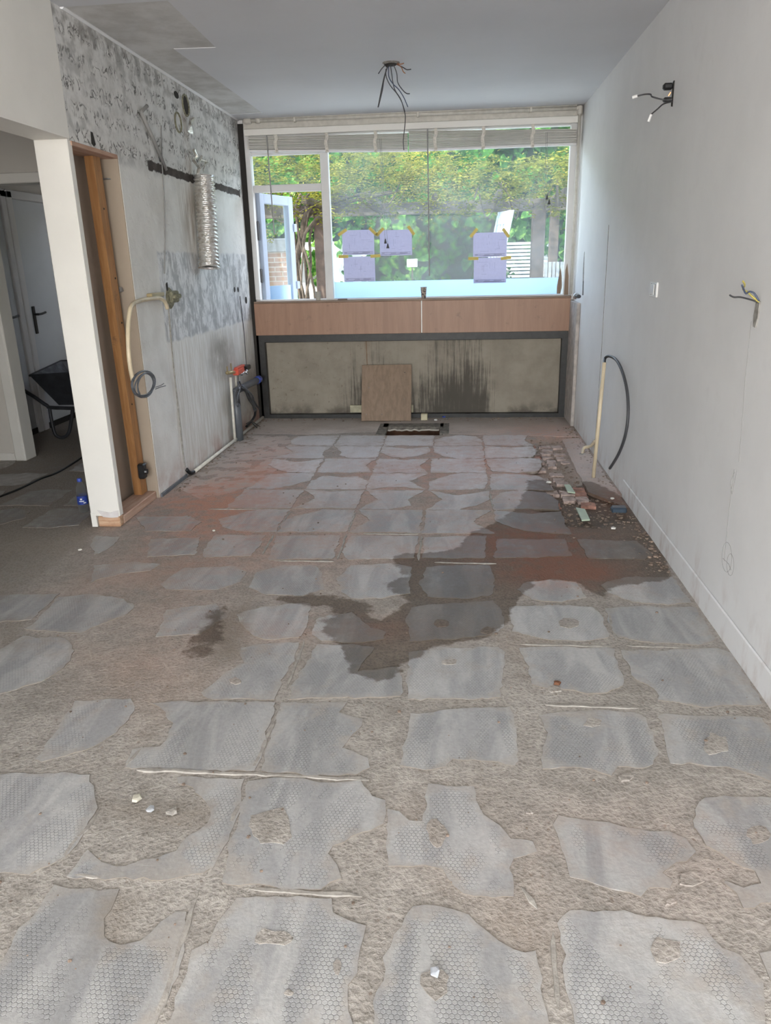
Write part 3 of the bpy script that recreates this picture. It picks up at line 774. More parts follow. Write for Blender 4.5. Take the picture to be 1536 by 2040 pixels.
RID = [((-.575, 1.02), (-.60, 1.36)), ((-.59, 1.40), (-.585, 1.68)), ((-.585, 1.80), (-.575, 2.18)), ((-.93, 1.385), (-.84, 1.384)), ((-.48, 1.375), (-.21, 1.37)), ((-.93, 1.79), (-.24, 1.785)),
       ((-.97, 1.80), (-.955, 1.9)), ((-.58, 2.25), (-.585, 2.6)), ((.16, 1.42), (.19, 1.36)), ((.21, 1.12), (.215, 1.3)), ((-.98, 1.42), (-.96, 1.6)),
       ((-.585, 3.45), (-.59, 3.82)), ((-.18, 3.45), (-.18, 3.8)), ((-.585, 3.86), (-.59, 4.2)), ((-.98, 3.5), (-.99, 3.8)), ((-.985, 3.9), (-.985, 4.2)), ((.22, 4.3), (.22, 4.6)),
       ((-.9, 3.425), (-.6, 3.425)), ((-.5, 3.83), (-.2, 3.83)), ((-.1, 3.43), (.2, 3.42)), ((.65, 2.62), (1.0, 2.61)), ((.25, 2.615), (.6, 2.61)), ((.62, 2.66), (.635, 2.9)), ((-1.5, 4.24), (-1.0, 4.24)), ((-.9, 4.64), (-.3, 4.64)), ((.3, 2.2), (.6, 2.195))]
for i, (p, q) in enumerate(RID): ridge(p, q, seed=i*1.7)
# small broken patches and lumps lying on the pads
CR = [(541, 1648, 46, 42), (866, 1962, 28, 32), (545, 1870, 40, 15), (1426, 1482, 24, 24), (1325, 1892, 30, 26), (1135, 1243, 22, 11), (880, 1243, 18, 8), (896, 1320, 16, 7), (972, 1256, 16, 8),
      (1512, 1665, 26, 20), (1380, 1752, 30, 16), (1245, 1548, 18, 10), (1335, 1798, 14, 10), (468, 1358, 14, 8), (1055, 1617, 8, 8), (575, 1980, 12, 7), (672, 1930, 6, 14), (210, 1506, 24, 14), (1180, 1440, 18, 10), (870, 1660, 20, 30), (1105, 1373, 14, 8)]
for i, (cx, cy, rx, ry) in enumerate(CR):
    rk = random.Random(i*13+1); c = fpoly([(cx+rx*k_*math.cos(a*pi/6), cy+ry*k_*math.sin(a*pi/6)) for a in range(12) for k_ in (rk.uniform(.72, 1.12),)])
    if i == 17: continue
    po = pad_mesh(ragged(c, 0.012, 0.006, i*5.1), 0.0030, 0.03, -0.01, 0.001).build('mortar_patch', M_MORTAR, floor); set_attrs(po)

# trench fill: broken bricks as parts, grit as one part of rubble
def chunk(c, s, seed, flat=0.6):
    r = random.Random(seed); b = MB(); V = []; F = []
    n = r.choice((5, 6)); 
    for lev, (k, z) in enumerate(((1.0, -0.5), (0.85+0.2*r.random(), 0.3), (0.45+0.25*r.random(), 0.55))):
        for i in range(n):
            a = 2*pi*i/n + r.uniform(-.25, .25); q = k*r.uniform(.75, 1.15)
            V.append((c[0]+s*q*math.cos(a), c[1]+s*q*math.sin(a), c[2]+s*flat*(z+r.uniform(-.1, .1))))
    for l in range(2):
        for i in range(n): F.append((l*n+i, l*n+(i+1) % n, (l+1)*n+(i+1) % n, (l+1)*n+i))
    F += [tuple(reversed(range(n))), tuple(2*n+i for i in range(n))]
    return V, F
rnd = random.Random(5)
tx0, tx1 = min(p[0] for p in TRENCH), max(p[0] for p in TRENCH); ty0, ty1 = min(p[1] for p in TRENCH), max(p[1] for p in TRENCH)
grit = MB(); k = 0
while k < 900:
    x, y = rnd.uniform(tx0-.08, tx1+.05), rnd.uniform(ty0-.1, ty1+.1)
    sd = poly_sd((x, y), TRENCH)
    if sd > 0.05*rnd.random(): continue
    s = 0.003+0.010*rnd.random()**2; grit.add(*chunk((x, y, base_z(x, y)+s*0.2), s, k)); k += 1
for i in range(420):                                        # grit along the foot of the right wall
    y = rnd.uniform(3.3, 6.6); x = 1.012-abs(rnd.gauss(0, 0.055))
    s = 0.003+0.008*rnd.random()**2; grit.add(*chunk((x, y, 0.002), s, 3000+i))
for i in range(260):                                        # and along the left pipe and the window
    if i % 2: x, y = XL+0.03+abs(rnd.gauss(0, .05)), rnd.uniform(4.6, 7.0)
    else: x, y = rnd.uniform(-1.8, 0.95), 7.0-abs(rnd.gauss(0, .06))
    if x < -1.88: continue
    s = 0.003+0.008*rnd.random()**2; grit.add(*chunk((x, y, 0.002), s, 5000+i))
for i in range(300):                                        # scattered crumbs
    x, y = rnd.uniform(-1.7, 0.98), rnd.uniform(1.1, 6.0)
    s = 0.002+0.005*rnd.random()**3; grit.add(*chunk((x, y, 0.004), s, 7000+i))
tag(grit.build('grit', M_STONE, floor), kind='stuff')
k = 0
for row in range(14):
    for cidx in range(3):
        y = 4.42+row*0.115+rnd.uniform(-.01, .01); x = 0.60+cidx*0.095+rnd.uniform(-.012, .012)
        if poly_sd((x, y), TRENCH) > -0.02 or rnd.random() < 0.18: continue
        w, l = 0.038*rnd.uniform(.7, 1.25), 0.046*rnd.uniform(.6, 1.15)
        pl = [(x+w*a, y+l*b) for a, b in ((-1, -1), (0, -.9), (1, -1), (.95, 0), (1, 1), (0, .92), (-1, 1), (-.93, 0))]
        pad_mesh(ragged(pl, 0.02, 0.013, row+cidx*7.0, False), -0.024+rnd.random()*0.016, 0.2, -0.05).build('broken_brick', M_BRICKRED if rnd.random() < .25 else M_BRICKGREY, floor)
        k += 1
# hatch opening: pit walls, dark rim and torn edge
hp = MB()
hp.box(HX0-.03, HX0, HY0-.03, HY1+.03, -0.45, -0.008).box(HX1, HX1+.03, HY0-.03, HY1+.03, -0.45, -0.008)
hp.box(HX0, HX1, HY0-.03, HY0, -0.45, -0.008).box(HX0, HX1, HY1, HY1+.03, -0.45, -0.008).box(HX0, HX1, HY0, HY1, -0.46, -0.45)
hp.build('hatch_pit', plain('brown pit wall', (0.12, 0.06, 0.035, 1), 0.9, 0, 0.5, 8), floor)
rim = MB().box(HX0-.035, HX0+.045, HY0, HY1+.05, -0.02, 0.006).box(HX1-.03, HX1+.05, HY0+.05, HY1+.05, -0.02, 0.006).box(HX0, HX1, HY1-.10, HY1+.05, -0.02, 0.006)
rim.build('hatch_rim', plain('dark concrete rim', (0.16, 0.145, 0.125, 1), 0.95, 0, 0.5, 25, 0.6), floor)
e = MB(); pts = []
for i in range(22):
    t = i/21; pts.append((HX0+.04+t*(HX1-HX0-.08), HY1-.125+0.02*mnoise.noise((t*9, 2, 0)), -0.02+0.01*mnoise.noise((t*12, 0, 4))))
e.tube(pts, 0.008, 5).build('torn_edge', plain('pale torn edge', (0.5, 0.46, 0.4, 1), 0.9), floor)

# ================================================================== WALLS AND CEILING
wr = struct(MB().box(XR, XR+.2, -3.4, 7.35, -0.5, 2.75).build('wall_right', M_WHITE), 'long white plastered right wall with scuffs', 'wall')
# pencil sketch drawn on the right wall
pk = MB()
def wline(pts, off=0.0008, r=0.0008): pk.tube([WR(x, y, off) for x, y in pts], r, 4)
wline([(1497, 640), (1484, 760), (1478, 850), (1472, 920)], r=0.0006)
wline([(1463, 935), (1457, 975), (1450, 1040), (1446, 1085), (1443, 1118)])
wline([(1468, 937), (1462, 968), (1458, 985), (1455, 960), (1464, 940)], r=0.0006)
wline([(1458+14*math.sin(a)*0.7-10+a*0, 1110+30*math.cos(a)) for a in [i*2*pi/16 for i in range(17)]], r=0.0006)
wline([(1455+7*math.sin(a), 1125+22*math.cos(a)) for a in [i*2*pi/14 for i in range(15)]], r=0.0006)
wline([(1440, 1112), (1452, 1124), (1456, 1136)])
pk.build('pencil_sketch', M_PENCIL, wr)
ck = MB(); ck.tube([WR(x, y, 0.001) for x, y in [(1213, 448), (1209, 520), (1204, 600), (1199, 690), (1193, 780), (1187, 860), (1184, 905)]], 0.0025, 5)
ck.build('cable_chase', M_PLASTER, wr)
bp = struct(MB().bbox(XR-.009, XR, 1.0, 4.55, -0.01, 0.108, 0.005).build('baseboard_right', M_WHITE), 'low white skirting strip along the right wall', 'skirting')

wl = MB()
wl.box(XL-.18, XL, 3.91, 4.466, 2.005, 2.75)                       # above the niche
wl.box(XL-.18, XL, 4.466, 7.35, -0.5, 2.75)
wl = struct(wl.build('wall_left', M_LEFT), 'stripped left kitchen wall with glue marks and stains', 'wall')
MB().bbox(XL-.18, XL-.002, 4.458, 4.467, 0, 2.0, 0.002).build('jamb_lining', M_JAMB, wl)
MB().box(XL-.2, XL-.17, 3.95, 4.466, 0, 2.005).build('niche_back_board', M_TAN, wl)
sf = MB().prism([(XL-.17, 3.95), (XL-.005, 3.94), (XL-.002, 4.46), (XL-.15, 4.46)], 'z', 1.985, 2.006)
sf.build('niche_soffit_board', M_PLATE, wl)
for px0, py0, px1, py1 in ((183, 265, 186, 292), (178, 268, 182, 290)):
    pass
cz = MB().prism([tuple(WL(x, y)[1:]) for x, y in [(180, 262), (184, 264), (190, 288), (187, 292), (182, 286)]], 'x', XL-.01, XL+.0025); cz.build('dark_chip', M_DARK, wl)
# wall holes, vents and chases (parts of the wall)
def hole(px, py, ry, rz, m=M_DARK, rimm=None, nm='vent_hole'):  # dark disc on the wall face stands in for the shade inside
    c = WL(px, py); b = MB(); n = 20; V = []; F = []
    for k in range(n):
        a = 2*pi*k/n; V.append((XL+.002, c.y+ry*math.cos(a), c.z+rz*math.sin(a)))
    V += [(XL-.04, v[1], v[2]) for v in V[:n]]
    b.add(V, [tuple(range(n))]+[(i, (i+1) % n, n+(i+1) % n, n+i) for i in range(n)])
    b.build(nm, m, wl)
    if rimm:
        MB().tube([(XL+.003, c.y+ry*1.05*math.cos(2*pi*k/n), c.z+rz*1.05*math.sin(2*pi*k/n)) for k in range(n)], 0.007, 6, True).build('vent_rim', rimm, wl)
hole(369, 210, 0.062, 0.062, rimm=M_OLIVE)
hole(351, 189, 0.045, 0.022)
c = WL(354, 244); MB().tube([(XL+.004, c.y+.06*math.cos(a), c.z+.06*math.sin(a)) for a in [2*pi*k/20 for k in range(20)]], 0.006, 6, True).build('vent_rim', M_OLIVE, wl)
hole(467, 577, 0.022, 0.022, nm='socket_hole'); hole(474, 577, 0.022, 0.022, nm='socket_hole'); hole(490, 598, 0.035, 0.03, nm='socket_hole')
MB().tube([WL(x, y, .004) for x, y in [(321, 250), (323, 330), (328, 400), (329, 480), (328, 545)]], 0.004, 6).build('cable_chase', M_ROD, wl)
MB().tube([WL(x, y, .003) for x, y in [(335, 605), (341, 680), (350, 770), (360, 860), (368, 930)]], 0.006, 6).build('cable_chase', M_PLASTER, wl)
MB().tube([WL(x, y, .003) for x, y in [(478, 590), (486, 660), (491, 730)]], 0.003, 5).build('cable_chase', M_DKCABLE, wl)
# torn metal foil flange beside the hose hole
fl = MB(); P = [WL(x, y, o) for x, y, o in [(377, 232, .02), (390, 233, .05), (382, 250, .03), (374, 262, .01), (386, 270, .03), (380, 240, .06)]]
fl.add(P, [(0, 1, 2), (2, 3, 0), (2, 4, 3), (1, 5, 2)]).build('torn_foil', M_FOIL, wl)
# dirty olive filler blob round the socket
ob = MB(); c = WL(338, 594)
ob.lathe([(0.0, 0.02), (0.03, 0.018), (0.055, 0.012), (0.07, 0.0)], (XL, c.y, c.z), 12, (1, 0, 0)); ob.build('filler_blob', M_OLIVE, wl)

struct(MB().box(XL-.18, XL+.001, 0.9, 3.91, 2.01, 2.75).build('wall_left_lintel', M_CREAM), 'smooth white lintel wall above the hall opening', 'wall')
struct(MB().box(XL-.18, XL, -3.4, 0.9, -0.5, 2.75).build('wall_left_rear', M_CREAM), 'white wall behind the photographer on the left', 'wall')
pil = struct(MB().bbox(XL-.185, XL-.012, 3.905, 3.955, 0.062, 2.012, 0.004).build('wall_pillar', M_CREAM), 'cream pillar face between hall opening and niche', 'pillar')
MB().bbox(-2.035, XL-.014, 3.90, 3.95, 0, 0.062, 0.006).build('pillar_foot_block', mat('pillar foot wood', f_wood((0.42, 0.22, 0.12, 1), (0.60, 0.42, 0.28, 1), (1, 12, 12), 4, 0.8, 0.2)), pil)
MB().prism([(-2.073, 0.0), (-2.040, 0.0), (-2.043, 0.07), (-2.035, 0.075), (-2.073, 0.085)], 'y', 3.902, 3.95).build('peeled_corner_strip', M_CREAM, pil)
MB().prism([(-2.0, .06), (-1.95, .055), (-1.91, .06), (-1.906, .10), (-1.96, .085), (-2.03, .10)], 'y', 3.900, 3.906).build('peeling_paint_flake', M_WHITE, pil)

ceil = struct(MB().box(-4.9, XR+.2, -3.4, 7.65, 2.5935, 2.78).build('ceiling', M_RAWCEIL), 'white ceiling with raw unpainted strip along the kitchen wall', 'ceiling')
sk = MB()
P = [(XL-.2, -3.3), (XR+.1, -3.3), (XR+.1, 7.2), (XL-.1, 7.2), (XL-.1, 6.80), (-1.60, 6.78), (-1.625, 4.805), (-1.382, 4.82), (-1.36, 4.0), (XL-.1, 4.005), (XL-.2, 3.95)]
sk.prism(P, 'z', CZ, 2.594); sk.build('painted_plaster_layer', M_CEIL, ceil)
MB().box(-4.8, XL-.06, 0.9, 7.65, 2.585, 2.5935).build('hall_ceiling', M_CEIL, ceil)
struct(MB().tube([(XL+.008, 4.0, 2.592), (XL+.008, 7.05, 2.592)], 0.012, 6).build('trim_1', M_WHITE), 'thin white bead where left wall meets ceiling', 'trim')

# rear wall with a wide window (behind the photographer), hall enclosure
rw = MB()
rw.box(-4.9, -1.85, -3.4, -3.2, -0.5, 2.75).box(0.95, XR+.2, -3.4, -3.2, -0.5, 2.75).box(-1.85, .95, -3.4, -3.2, 2.35, 2.75).box(-1.85, .95, -3.4, -3.2, -0.5, 0.35)
struct(rw.build('wall_rear', M_CREAM), 'rear wall with wide window behind the photographer', 'wall')
hw = MB().box(-4.9, -3.34, 5.42, 5.54, -0.5, 2.75).box(-3.34, -2.07, 5.42, 5.54, 2.045, 2.75)
hw = struct(hw.build('wall_hall_partition', M_HALLW), 'hall partition wall with door casing', 'wall')
cs = MB().bbox(-3.41, -3.335, 5.40, 5.56, 0, 1.985, 0.006).bbox(-3.345, -3.325, 5.405, 5.555, 0, 1.985, 0.004)
cs.build('door_casing_side', M_CREAM, hw)
MB().bbox(-3.41, -2.08, 5.40, 5.56, 1.98, 2.048, 0.006).build('door_casing_head', M_CREAM, hw)
MB().bbox(-4.6, -3.42, 5.412, 5.42, 0, 0.06, 0.003).build('skirting_strip', M_CREAM, hw)
struct(MB().box(-4.0, -3.83, 5.54, 7.65, -0.5, 2.75).build('wall_hall_side', M_HALLW), 'far side wall of the hall with two doors', 'wall')
struct(MB().box(-4.0, -2.95, 7.55, 7.65, -0.5, 2.75).box(-2.45, XL-.05, 7.55, 7.65, -0.5, 2.75).box(-2.95, -2.45, 7.55, 7.65, -0.5, 1.2).box(-2.95, -2.45, 7.55, 7.65, 2.1, 2.75).box(XL-.18, XL-.05, 7.35, 7.55, -0.5, 2.75).build('wall_hall_end', M_HALLW), 'end wall of the hall', 'wall')
struct(MB().box(-4.95, -4.7, -3.4, 5.54, -0.5, 2.75).build('wall_hall_outer', M_HALLW), 'outer wall of the hall', 'wall')
def door(name, y0, y1, label, hy):
    d = struct(empty(name, (-3.82, y0, 0)), label, 'door')
    d['label'] = label
    def ch(mbld, nm, m):
        for i, v in enumerate(mbld.v): mbld.v[i] = (v[0]+3.82, v[1]-y0, v[2])
        return mbld.build(nm, m, d)
    ch(MB().bbox(-3.825, -3.795, y0+.03, y1-.03, 0.05, 1.99, 0.003), 'door_leaf', M_DOOR)
    ch(MB().bbox(-3.83, -3.775, y0-.05, y0+.028, 0, 2.05, 0.006), 'door_frame', M_FRAME)
    ch(MB().bbox(-3.83, -3.775, y1-.028, y1+.05, 0, 2.05, 0.006), 'door_frame', M_FRAME)
    ch(MB().bbox(-3.83, -3.775, y0-.05, y1+.05, 1.992, 2.06, 0.006), 'door_frame', M_FRAME)
    ch(MB().box(-3.828, -3.79, y0+.03, y1-.03, 0, 0.05), 'dark_threshold', M_DARK)
    h = ch(MB().bbox(-3.796, -3.784, hy-.022, hy+.022, .86, 1.10, .004), 'handle_plate', M_BLKPL)
    h2 = MB().tube([(-3.787, hy, 1.03), (-3.745, hy, 1.03)], .010, 8).tube(smooth_path([(-3.745, hy-.006, 1.03), (-3.742, hy+.05, 1.032), (-3.745, hy+.12, 1.04)], 3), .010, 8)
    ch(h2, 'door_handle', M_BLKPL)
door('door_1', 5.60, 6.46, 'left white hall door with black lever handle', 6.23)
door('door_2', 6.58, 7.42, 'right white hall door behind the wheelbarrow', 6.68)

# window wall
ww = MB()
ww.box(XL, XR, 7.12, 7.35, 2.52, 2.60)                  # header
ww.box(XL, XR, 7.16, 7.35, -0.5, 1.06)                  # spandrel
ww.box(XL-.0, -1.845, 7.06, 7.3, -0.5, 2.6)
ww.box(1.012, XR, 7.08, 7.3, 1.05, 2.6)
ww = struct(ww.build('wall_window', M_FRAME), 'window wall with header and spandrel', 'wall')
MB().box(XL+.001, -1.842, 7.045, 7.06, 0.0, 2.56).build('dark_corner_gap', M_DARK, ww)  # dark strip paints in the shade of the gap beside the frame
MB().bbox(-1.868, -1.80, 7.055, 7.10, 1.10, 2.53, .004).build('jamb_strip', M_FRAME, ww)
MB().bbox(XL+.05, XR-.005, 7.05, 7.12, 2.517, 2.592, .003).build('header_board', M_DPIPE, ww)
# spandrel: black steel frame around a stained panel
MB().bbox(-1.865, 1.012, 7.045, 7.10, .715, .785, .003).build('black_rail', M_BLACK, ww)
MB().bbox(-1.865, 1.012, 7.045, 7.11, -.005, .038, .003).build('black_rail', M_BLACK, ww)
MB().bbox(-1.865, -1.785, 7.045, 7.11, .03, .72, .003).build('black_stile', M_BLACK, ww)
MB().bbox(.945, 1.012, 7.045, 7.11, .03, .72, .003).build('black_stile', M_BLACK, ww)
MB().box(-1.79, .95, 7.10, 7.12, .03, .72).build('stained_panel', M_MOULD, ww)
MB().bbox(-1.855, 1.008, 7.02, 7.13, 1.068, 1.086, .003).build('window_sill', M_SILL, ww)
MB().box(-.3215, -.3115, 7.035, 7.05, .785, 1.066).build('white_joint_strip', M_WHPL, ww)
MB().bbox(1.000, XR-.001, 6.62, 7.05, 0.0, 1.045, .004).build('grey_end_board', plain('grey end board', (0.42, 0.38, 0.35, 1), 0.8, 0, 0.25, 15), wr)
for nm, a, b, lb in (('apron_board', -1.856, -.322, 'left brown veneer apron board below the window sill'), ('apron_board', -.311, 1.004, 'right brown veneer apron board below the window sill')):
    tag(MB().bbox(a, b, 7.022, 7.045, .783, 1.068, .002).build(nm, M_APRON), lb, 'board', 'apron boards under the window')

# window_1: frame, panes, film
win = struct(empty('window_1', (0, YW, 0)), 'wide white framed window with open left casement', 'window')
def wpart(b, nm, m, par=None, smooth=False):
    b.v = [(x, y-YW, z) for x, y, z in b.v]; return b.build(nm, m, par or win, smooth)
FY0, FY1 = 7.10, 7.17
wpart(MB().bbox(-1.862, -1.805, FY0, FY1, 1.08, 2.53, .004), 'frame_jamb', M_FRAME)
wpart(MB().bbox(.945, 1.014, FY0, FY1, 1.08, 2.53, .004), 'frame_jamb', M_FRAME)
wpart(MB().bbox(-1.805, .945, FY0, FY1, 2.455, 2.53, .004), 'frame_head', M_FRAME)
wpart(MB().bbox(-1.805, .945, FY0+.003, FY1, 1.07, 1.098, .003), 'frame_bottom_rail', M_FRAME)
wpart(MB().bbox(-1.194, -1.123, FY0, FY1, 1.09, 2.456, .004), 'frame_mullion', M_FRAME)
wpart(MB().bbox(-1.806, -1.193, FY0, FY1, 2.016, 2.075, .004), 'frame_transom', M_FRAME)
wpart(MB().bbox(-1.806, -1.193, FY0+.005, FY1, 2.315, 2.36, .004), 'frame_blind_rail', M_FRAME)
wpart(MB().box(-1.81, -1.19, 7.138, 7.143, 2.07, 2.46), 'glass_pane', M_GLASS)
pane = wpart(MB().box(-1.125, .947, 7.138, 7.143, 1.09, 2.46), 'glass_pane', M_GLASSD)
wpart(MB().box(-1.118, .925, 7.1365, 7.138, 1.098, 1.240), 'frosted_film', M_FROST)
# stained bare wood at the right jamb, then its painted-in reflection on the glass
wpart(MB().prism([(.952, 1.09), (.99, 1.09), (.985, 1.25), (.968, 1.36), (.955, 1.30)], 'y', FY0-.0015, FY0), 'bare_wood_and_reflection', M_PLY)
wpart(MB().prism([(.893, 1.10), (.925, 1.10), (.935, 1.16), (.930, 1.24), (.918, 1.33), (.903, 1.24), (.892, 1.16)], 'y', 7.133, 7.137), 'bare_wood_and_reflection', M_PLY)  # brown plate on the pane paints in the frame's reflection
# open casement, hinged at the left and swung outwards
hinge = Vector((-1.795, 7.165, 0)); tip = Vector((-1.605, 7.70, 0)); dx = (tip-hinge).normalized(); SW = (tip-hinge).length
nrm = Vector((dx.y, -dx.x, 0))
sash = empty('casement_sash', (0, 0, 0)); sash.parent = win
def spart(u0, u1, z0, z1, t0, t1, nm, m, bev=.004):
    b = MB(); (b.bbox(u0, u1, t0, t1, z0, z1, bev) if bev else b.box(u0, u1, t0, t1, z0, z1))
    V = []
    for u, t, z in b.v:
        p = hinge + dx*u + nrm*t; V.append((p.x, p.y, z))
    b.v = V; return wpart(b, nm, m, sash)
M_SASH = m_paint('sash paint', (0.36, 0.42, 0.52, 1), 0.03)
spart(0, .075, .93, 2.017, -.03, .03, 'sash_stile', M_SASH); spart(SW-.085, SW, .93, 2.017, -.03, .03, 'sash_stile', M_SASH)
spart(.07, SW-.08, 1.935, 2.017, -.03, .03, 'sash_rail', M_SASH); spart(.07, SW-.08, .93, 1.02, -.03, .03, 'sash_rail', M_SASH)
spart(.07, SW-.08, 1.01, 1.94, -.004, .004, 'sash_glass', M_GLASS, 0)
spart(.075, SW-.083, 1.02, 1.215, .005, .007, 'frosted_film', M_FROST, 0)
for z in (1.21, 1.74): spart(SW-.02, SW+.03, z-.035, z+.035, .0, .045, 'latch_keep', M_SASH)
spart(-.03, -.005, 1.62, 1.78, -.012, .012, 'sash_hinge', M_DKCABLE); spart(-.03, -.005, 1.25, 1.37, -.012, .012, 'sash_hinge', M_DKCABLE)

# ================================================================== THINGS AT THE WINDOW
def rel(b, root):
    L = root.location
    b.v = [(v[0]-L.x, v[1]-L.y, v[2]-L.z) for v in b.v]; return b
def thing(name, loc, label, cat, group=None):
    return tag(empty(name, loc), label, cat, group)
def part(root, b, name, m, smooth=False, parent=None): return rel(b, root).build(name, m, parent or root, smooth)

# pipe along the top of the window
hp_ = thing('heating_pipe', (-1.80, 7.03, 2.57), 'cream painted pipe running along the ceiling above the window', 'pipe')
part(hp_, MB().tube([(-1.79, 7.02, 2.575), (.97, 7.02, 2.568)], .015, 10), 'pipe_run', M_DPIPE, True)
part(hp_, MB().tube([(-1.72, 7.005, 2.588), (.97, 7.005, 2.586)], .006, 6), 'thin_pipe', M_DPIPE, True)
part(hp_, MB().tube(smooth_path([(.97, 7.02, 2.568), (.992, 7.02, 2.566), (.997, 7.02, 2.54)], 4), .017, 10).tube([(.997, 7.02, 2.545), (.999, 7.02, 1.10)], .013, 10), 'down_pipe', M_DPIPE, True)
part(hp_, MB().lathe([(.022, -.03), (.026, -.02), (.026, .02), (.022, .03)], (-1.79, 7.02, 2.575), 10, (1, 0, 0)), 'pipe_joint', M_DPIPE, True); part(hp_, MB().lathe([(.02, -.02), (.024, 0), (.02, .02)], (-1.70, 7.02, 2.575), 10, (1, 0, 0)), 'pipe_joint', M_DPIPE, True)
part(hp_, MB().lathe([(.02, -.03), (.022, -.02), (.022, .03), (.019, .035)], (.997, 7.02, 2.55), 10), 'pipe_joint', M_DPIPE, True)
for x in (-1.38, -.335, .60):
    part(hp_, MB().bbox(x-.009, x+.009, 7.0, 7.05, 2.552, 2.593, .002), 'pipe_clip', M_WPIPE)

tag(MB().bbox(-1.83, .992, 7.025, 7.05, 2.462, 2.513, .003).build('blind_valance', M_CREAM), 'white valance board above both blinds', 'board')
def blind(x0, x1, zt0, zt1, zb0, zb1, label, n, wand_x, wand_z, tapes, cords):
    r = thing('venetian_blind', (x0, 7.06, zb0), label, 'blind', 'raised venetian blinds in the window')
    for i in range(n):
        t = i/(n-1)
        za = zb0+(zt0-zb0)*t; zb = zb1+(zt1-zb1)*t; j = random.uniform(-.001, .001); sl = random.uniform(-.002, .002)
        b = MB(); V = []
        for x, z in ((x0, za), (x1, zb)):
            for y, dz in ((7.038, -.0007), (7.063, .0018), (7.088, -.0007)):
                V += [(x, y, z+dz+j+sl*(1 if x == x0 else -1)), (x, y, z+dz+j+.0032+sl*(1 if x == x0 else -1))]
        F = []
        for k in (0, 2):
            F += [(k, k+2, 8+k, 6+k), (k+1, 7+k, 9+k, k+3)]
        F += [(0, 6, 7, 1), (4, 5, 11, 10), (0, 1, 3, 2), (2, 3, 5, 4), (6, 8, 9, 7), (8, 10, 11, 9)]
        b.add(V, F)
        part(r, b, 'slat', M_SLAT)
    part(r, MB().prism([(x0, zb0-.022), (x1, zb1-.022), (x1, zb1-.006), (x0, zb0-.006)], 'y', 7.036, 7.09), 'bottom_rail', M_FRAME)
    for tx in tapes:
        t = (tx-x0)/(x1-x0); za = zt0+(zt1-zt0)*t; zb = zb0+(zb1-zb0)*t
        p = smooth_path([(tx, 7.034, 2.463), (tx+.008, 7.031, za-.02), (tx-.006, 7.030, (za+zb)/2), (tx+.004, 7.031, zb-.005), (tx+.002, 7.033, zb-.03)], 4)
        V = []; F = []
        for i, q in enumerate(p): V += [q+Vector((-.014, 0, 0)), q+Vector((.014, 0, 0)), q+Vector((.014, .003, 0)), q+Vector((-.014, .003, 0))]
        for i in range(len(p)-1):
            for k in range(4): F.append((i*4+k, i*4+(k+1) % 4, i*4+4+(k+1) % 4, i*4+4+k))
        F += [(3, 2, 1, 0), tuple(len(V)-4+k for k in range(4))]
        part(r, MB().add(V, F).lathe([(.004, -.012), (.012, -.004), (.010, .006), (.003, .012)], (tx+.004, 7.030, zb-.02), 8), 'ladder_tape', M_TAPE)
    part(r, MB().tube([(wand_x, 7.03, 2.46), (wand_x+.012, 7.028, wand_z)], .0055, 8), 'tilt_wand', M_ROD)
    if cords:
        cx, cz_ = cords
        cb = MB().tube(smooth_path([(cx, 7.03, 2.4), (cx+.01, 7.028, 2.0), (cx+.025, 7.027, 1.65), (cx+.03, 7.027, cz_)], 4), .0016, 5).tube(smooth_path([(cx+.012, 7.03, 2.4), (cx+.03, 7.028, 1.9), (cx+.05, 7.027, cz_-.03)], 4), .0016, 5)
        part(r, cb, 'pull_cord', M_ROD)
        part(r, MB().lathe([(.004, .02), (.012, -.02)], (cx+.03, 7.027, cz_), 8).lathe([(.004, .02), (.014, -.02)], (cx+.05, 7.027, cz_-.04), 8), 'cord_tassel', M_DKCABLE, True)
blind(-1.815, -.425, 2.455, 2.432, 2.36, 2.318, 'left raised venetian blind hanging lower on its right side', 17, -1.635, 1.66, (-1.56, -1.12, -.70), (-.66, 1.58))
blind(-.415, .985, 2.448, 2.415, 2.318, 2.318, 'right raised venetian blind with gap above its right end', 17, -.255, 1.28, (-.19, .21, .62), (.73, 1.9))

# drawings taped to the glass
def paper(pxs, label, tapes):
    a = WW(pxs[0], pxs[1], 7.13); b = WW(pxs[2], pxs[3], 7.13)
    x0, x1, z0, z1 = a.x, b.x, b.z, a.z
    r = thing('drawing_sheet', (x0, 7.130, z0), label, 'paper', 'drawings taped to the window')
    part(r, MB().box(x0, x1, 7.1300, 7.1306, z0, z1), 'sheet', M_PAPER)
    w = x1-x0; h = z1-z0
    pr = MB()
    for fx0, fx1, fz in ((.04, .96, .115), (.04, .96, .05), (.06, .14, .085), (.34, .5, .08), (.62, .86, .085), (.3, .8, .04)):
        pr.box(x0+w*fx0, x0+w*fx1, 7.1294, 7.1301, z0+h*fz, z0+h*fz+.0035)
    rr = random.Random(int(pxs[0]))
    for k in range(9):
        q = rr.uniform(.1, .8); s = rr.uniform(.2, .85); L = rr.uniform(.05, .3)
        if k % 2: pr.box(x0+w*q, x0+min(.95, q+L)*w, 7.1296, 7.1301, z0+h*s, z0+h*s+.0012)
        else: pr.box(x0+w*q, x0+w*q+.0012, 7.1296, 7.1301, z0+h*s, z0+h*min(.94, s+L))
    tag(part(r, pr, 'printed_lines', M_INK), kind='stuff')
    for cx, cy, ang in tapes:
        p = WW(cx, cy, 7.128); d = Vector((math.cos(ang), 0, math.sin(ang)))
        part(r, MB().obox(p-d*.045, p+d*.045, .0008, .026, Vector((-d.z, 0, d.x))), 'tape_strip', M_TAPEY)
paper((681, 459, 746, 507), 'upper left of the three drawings taped together on the glass', [(682, 463, .55), (743, 461, -.75)])
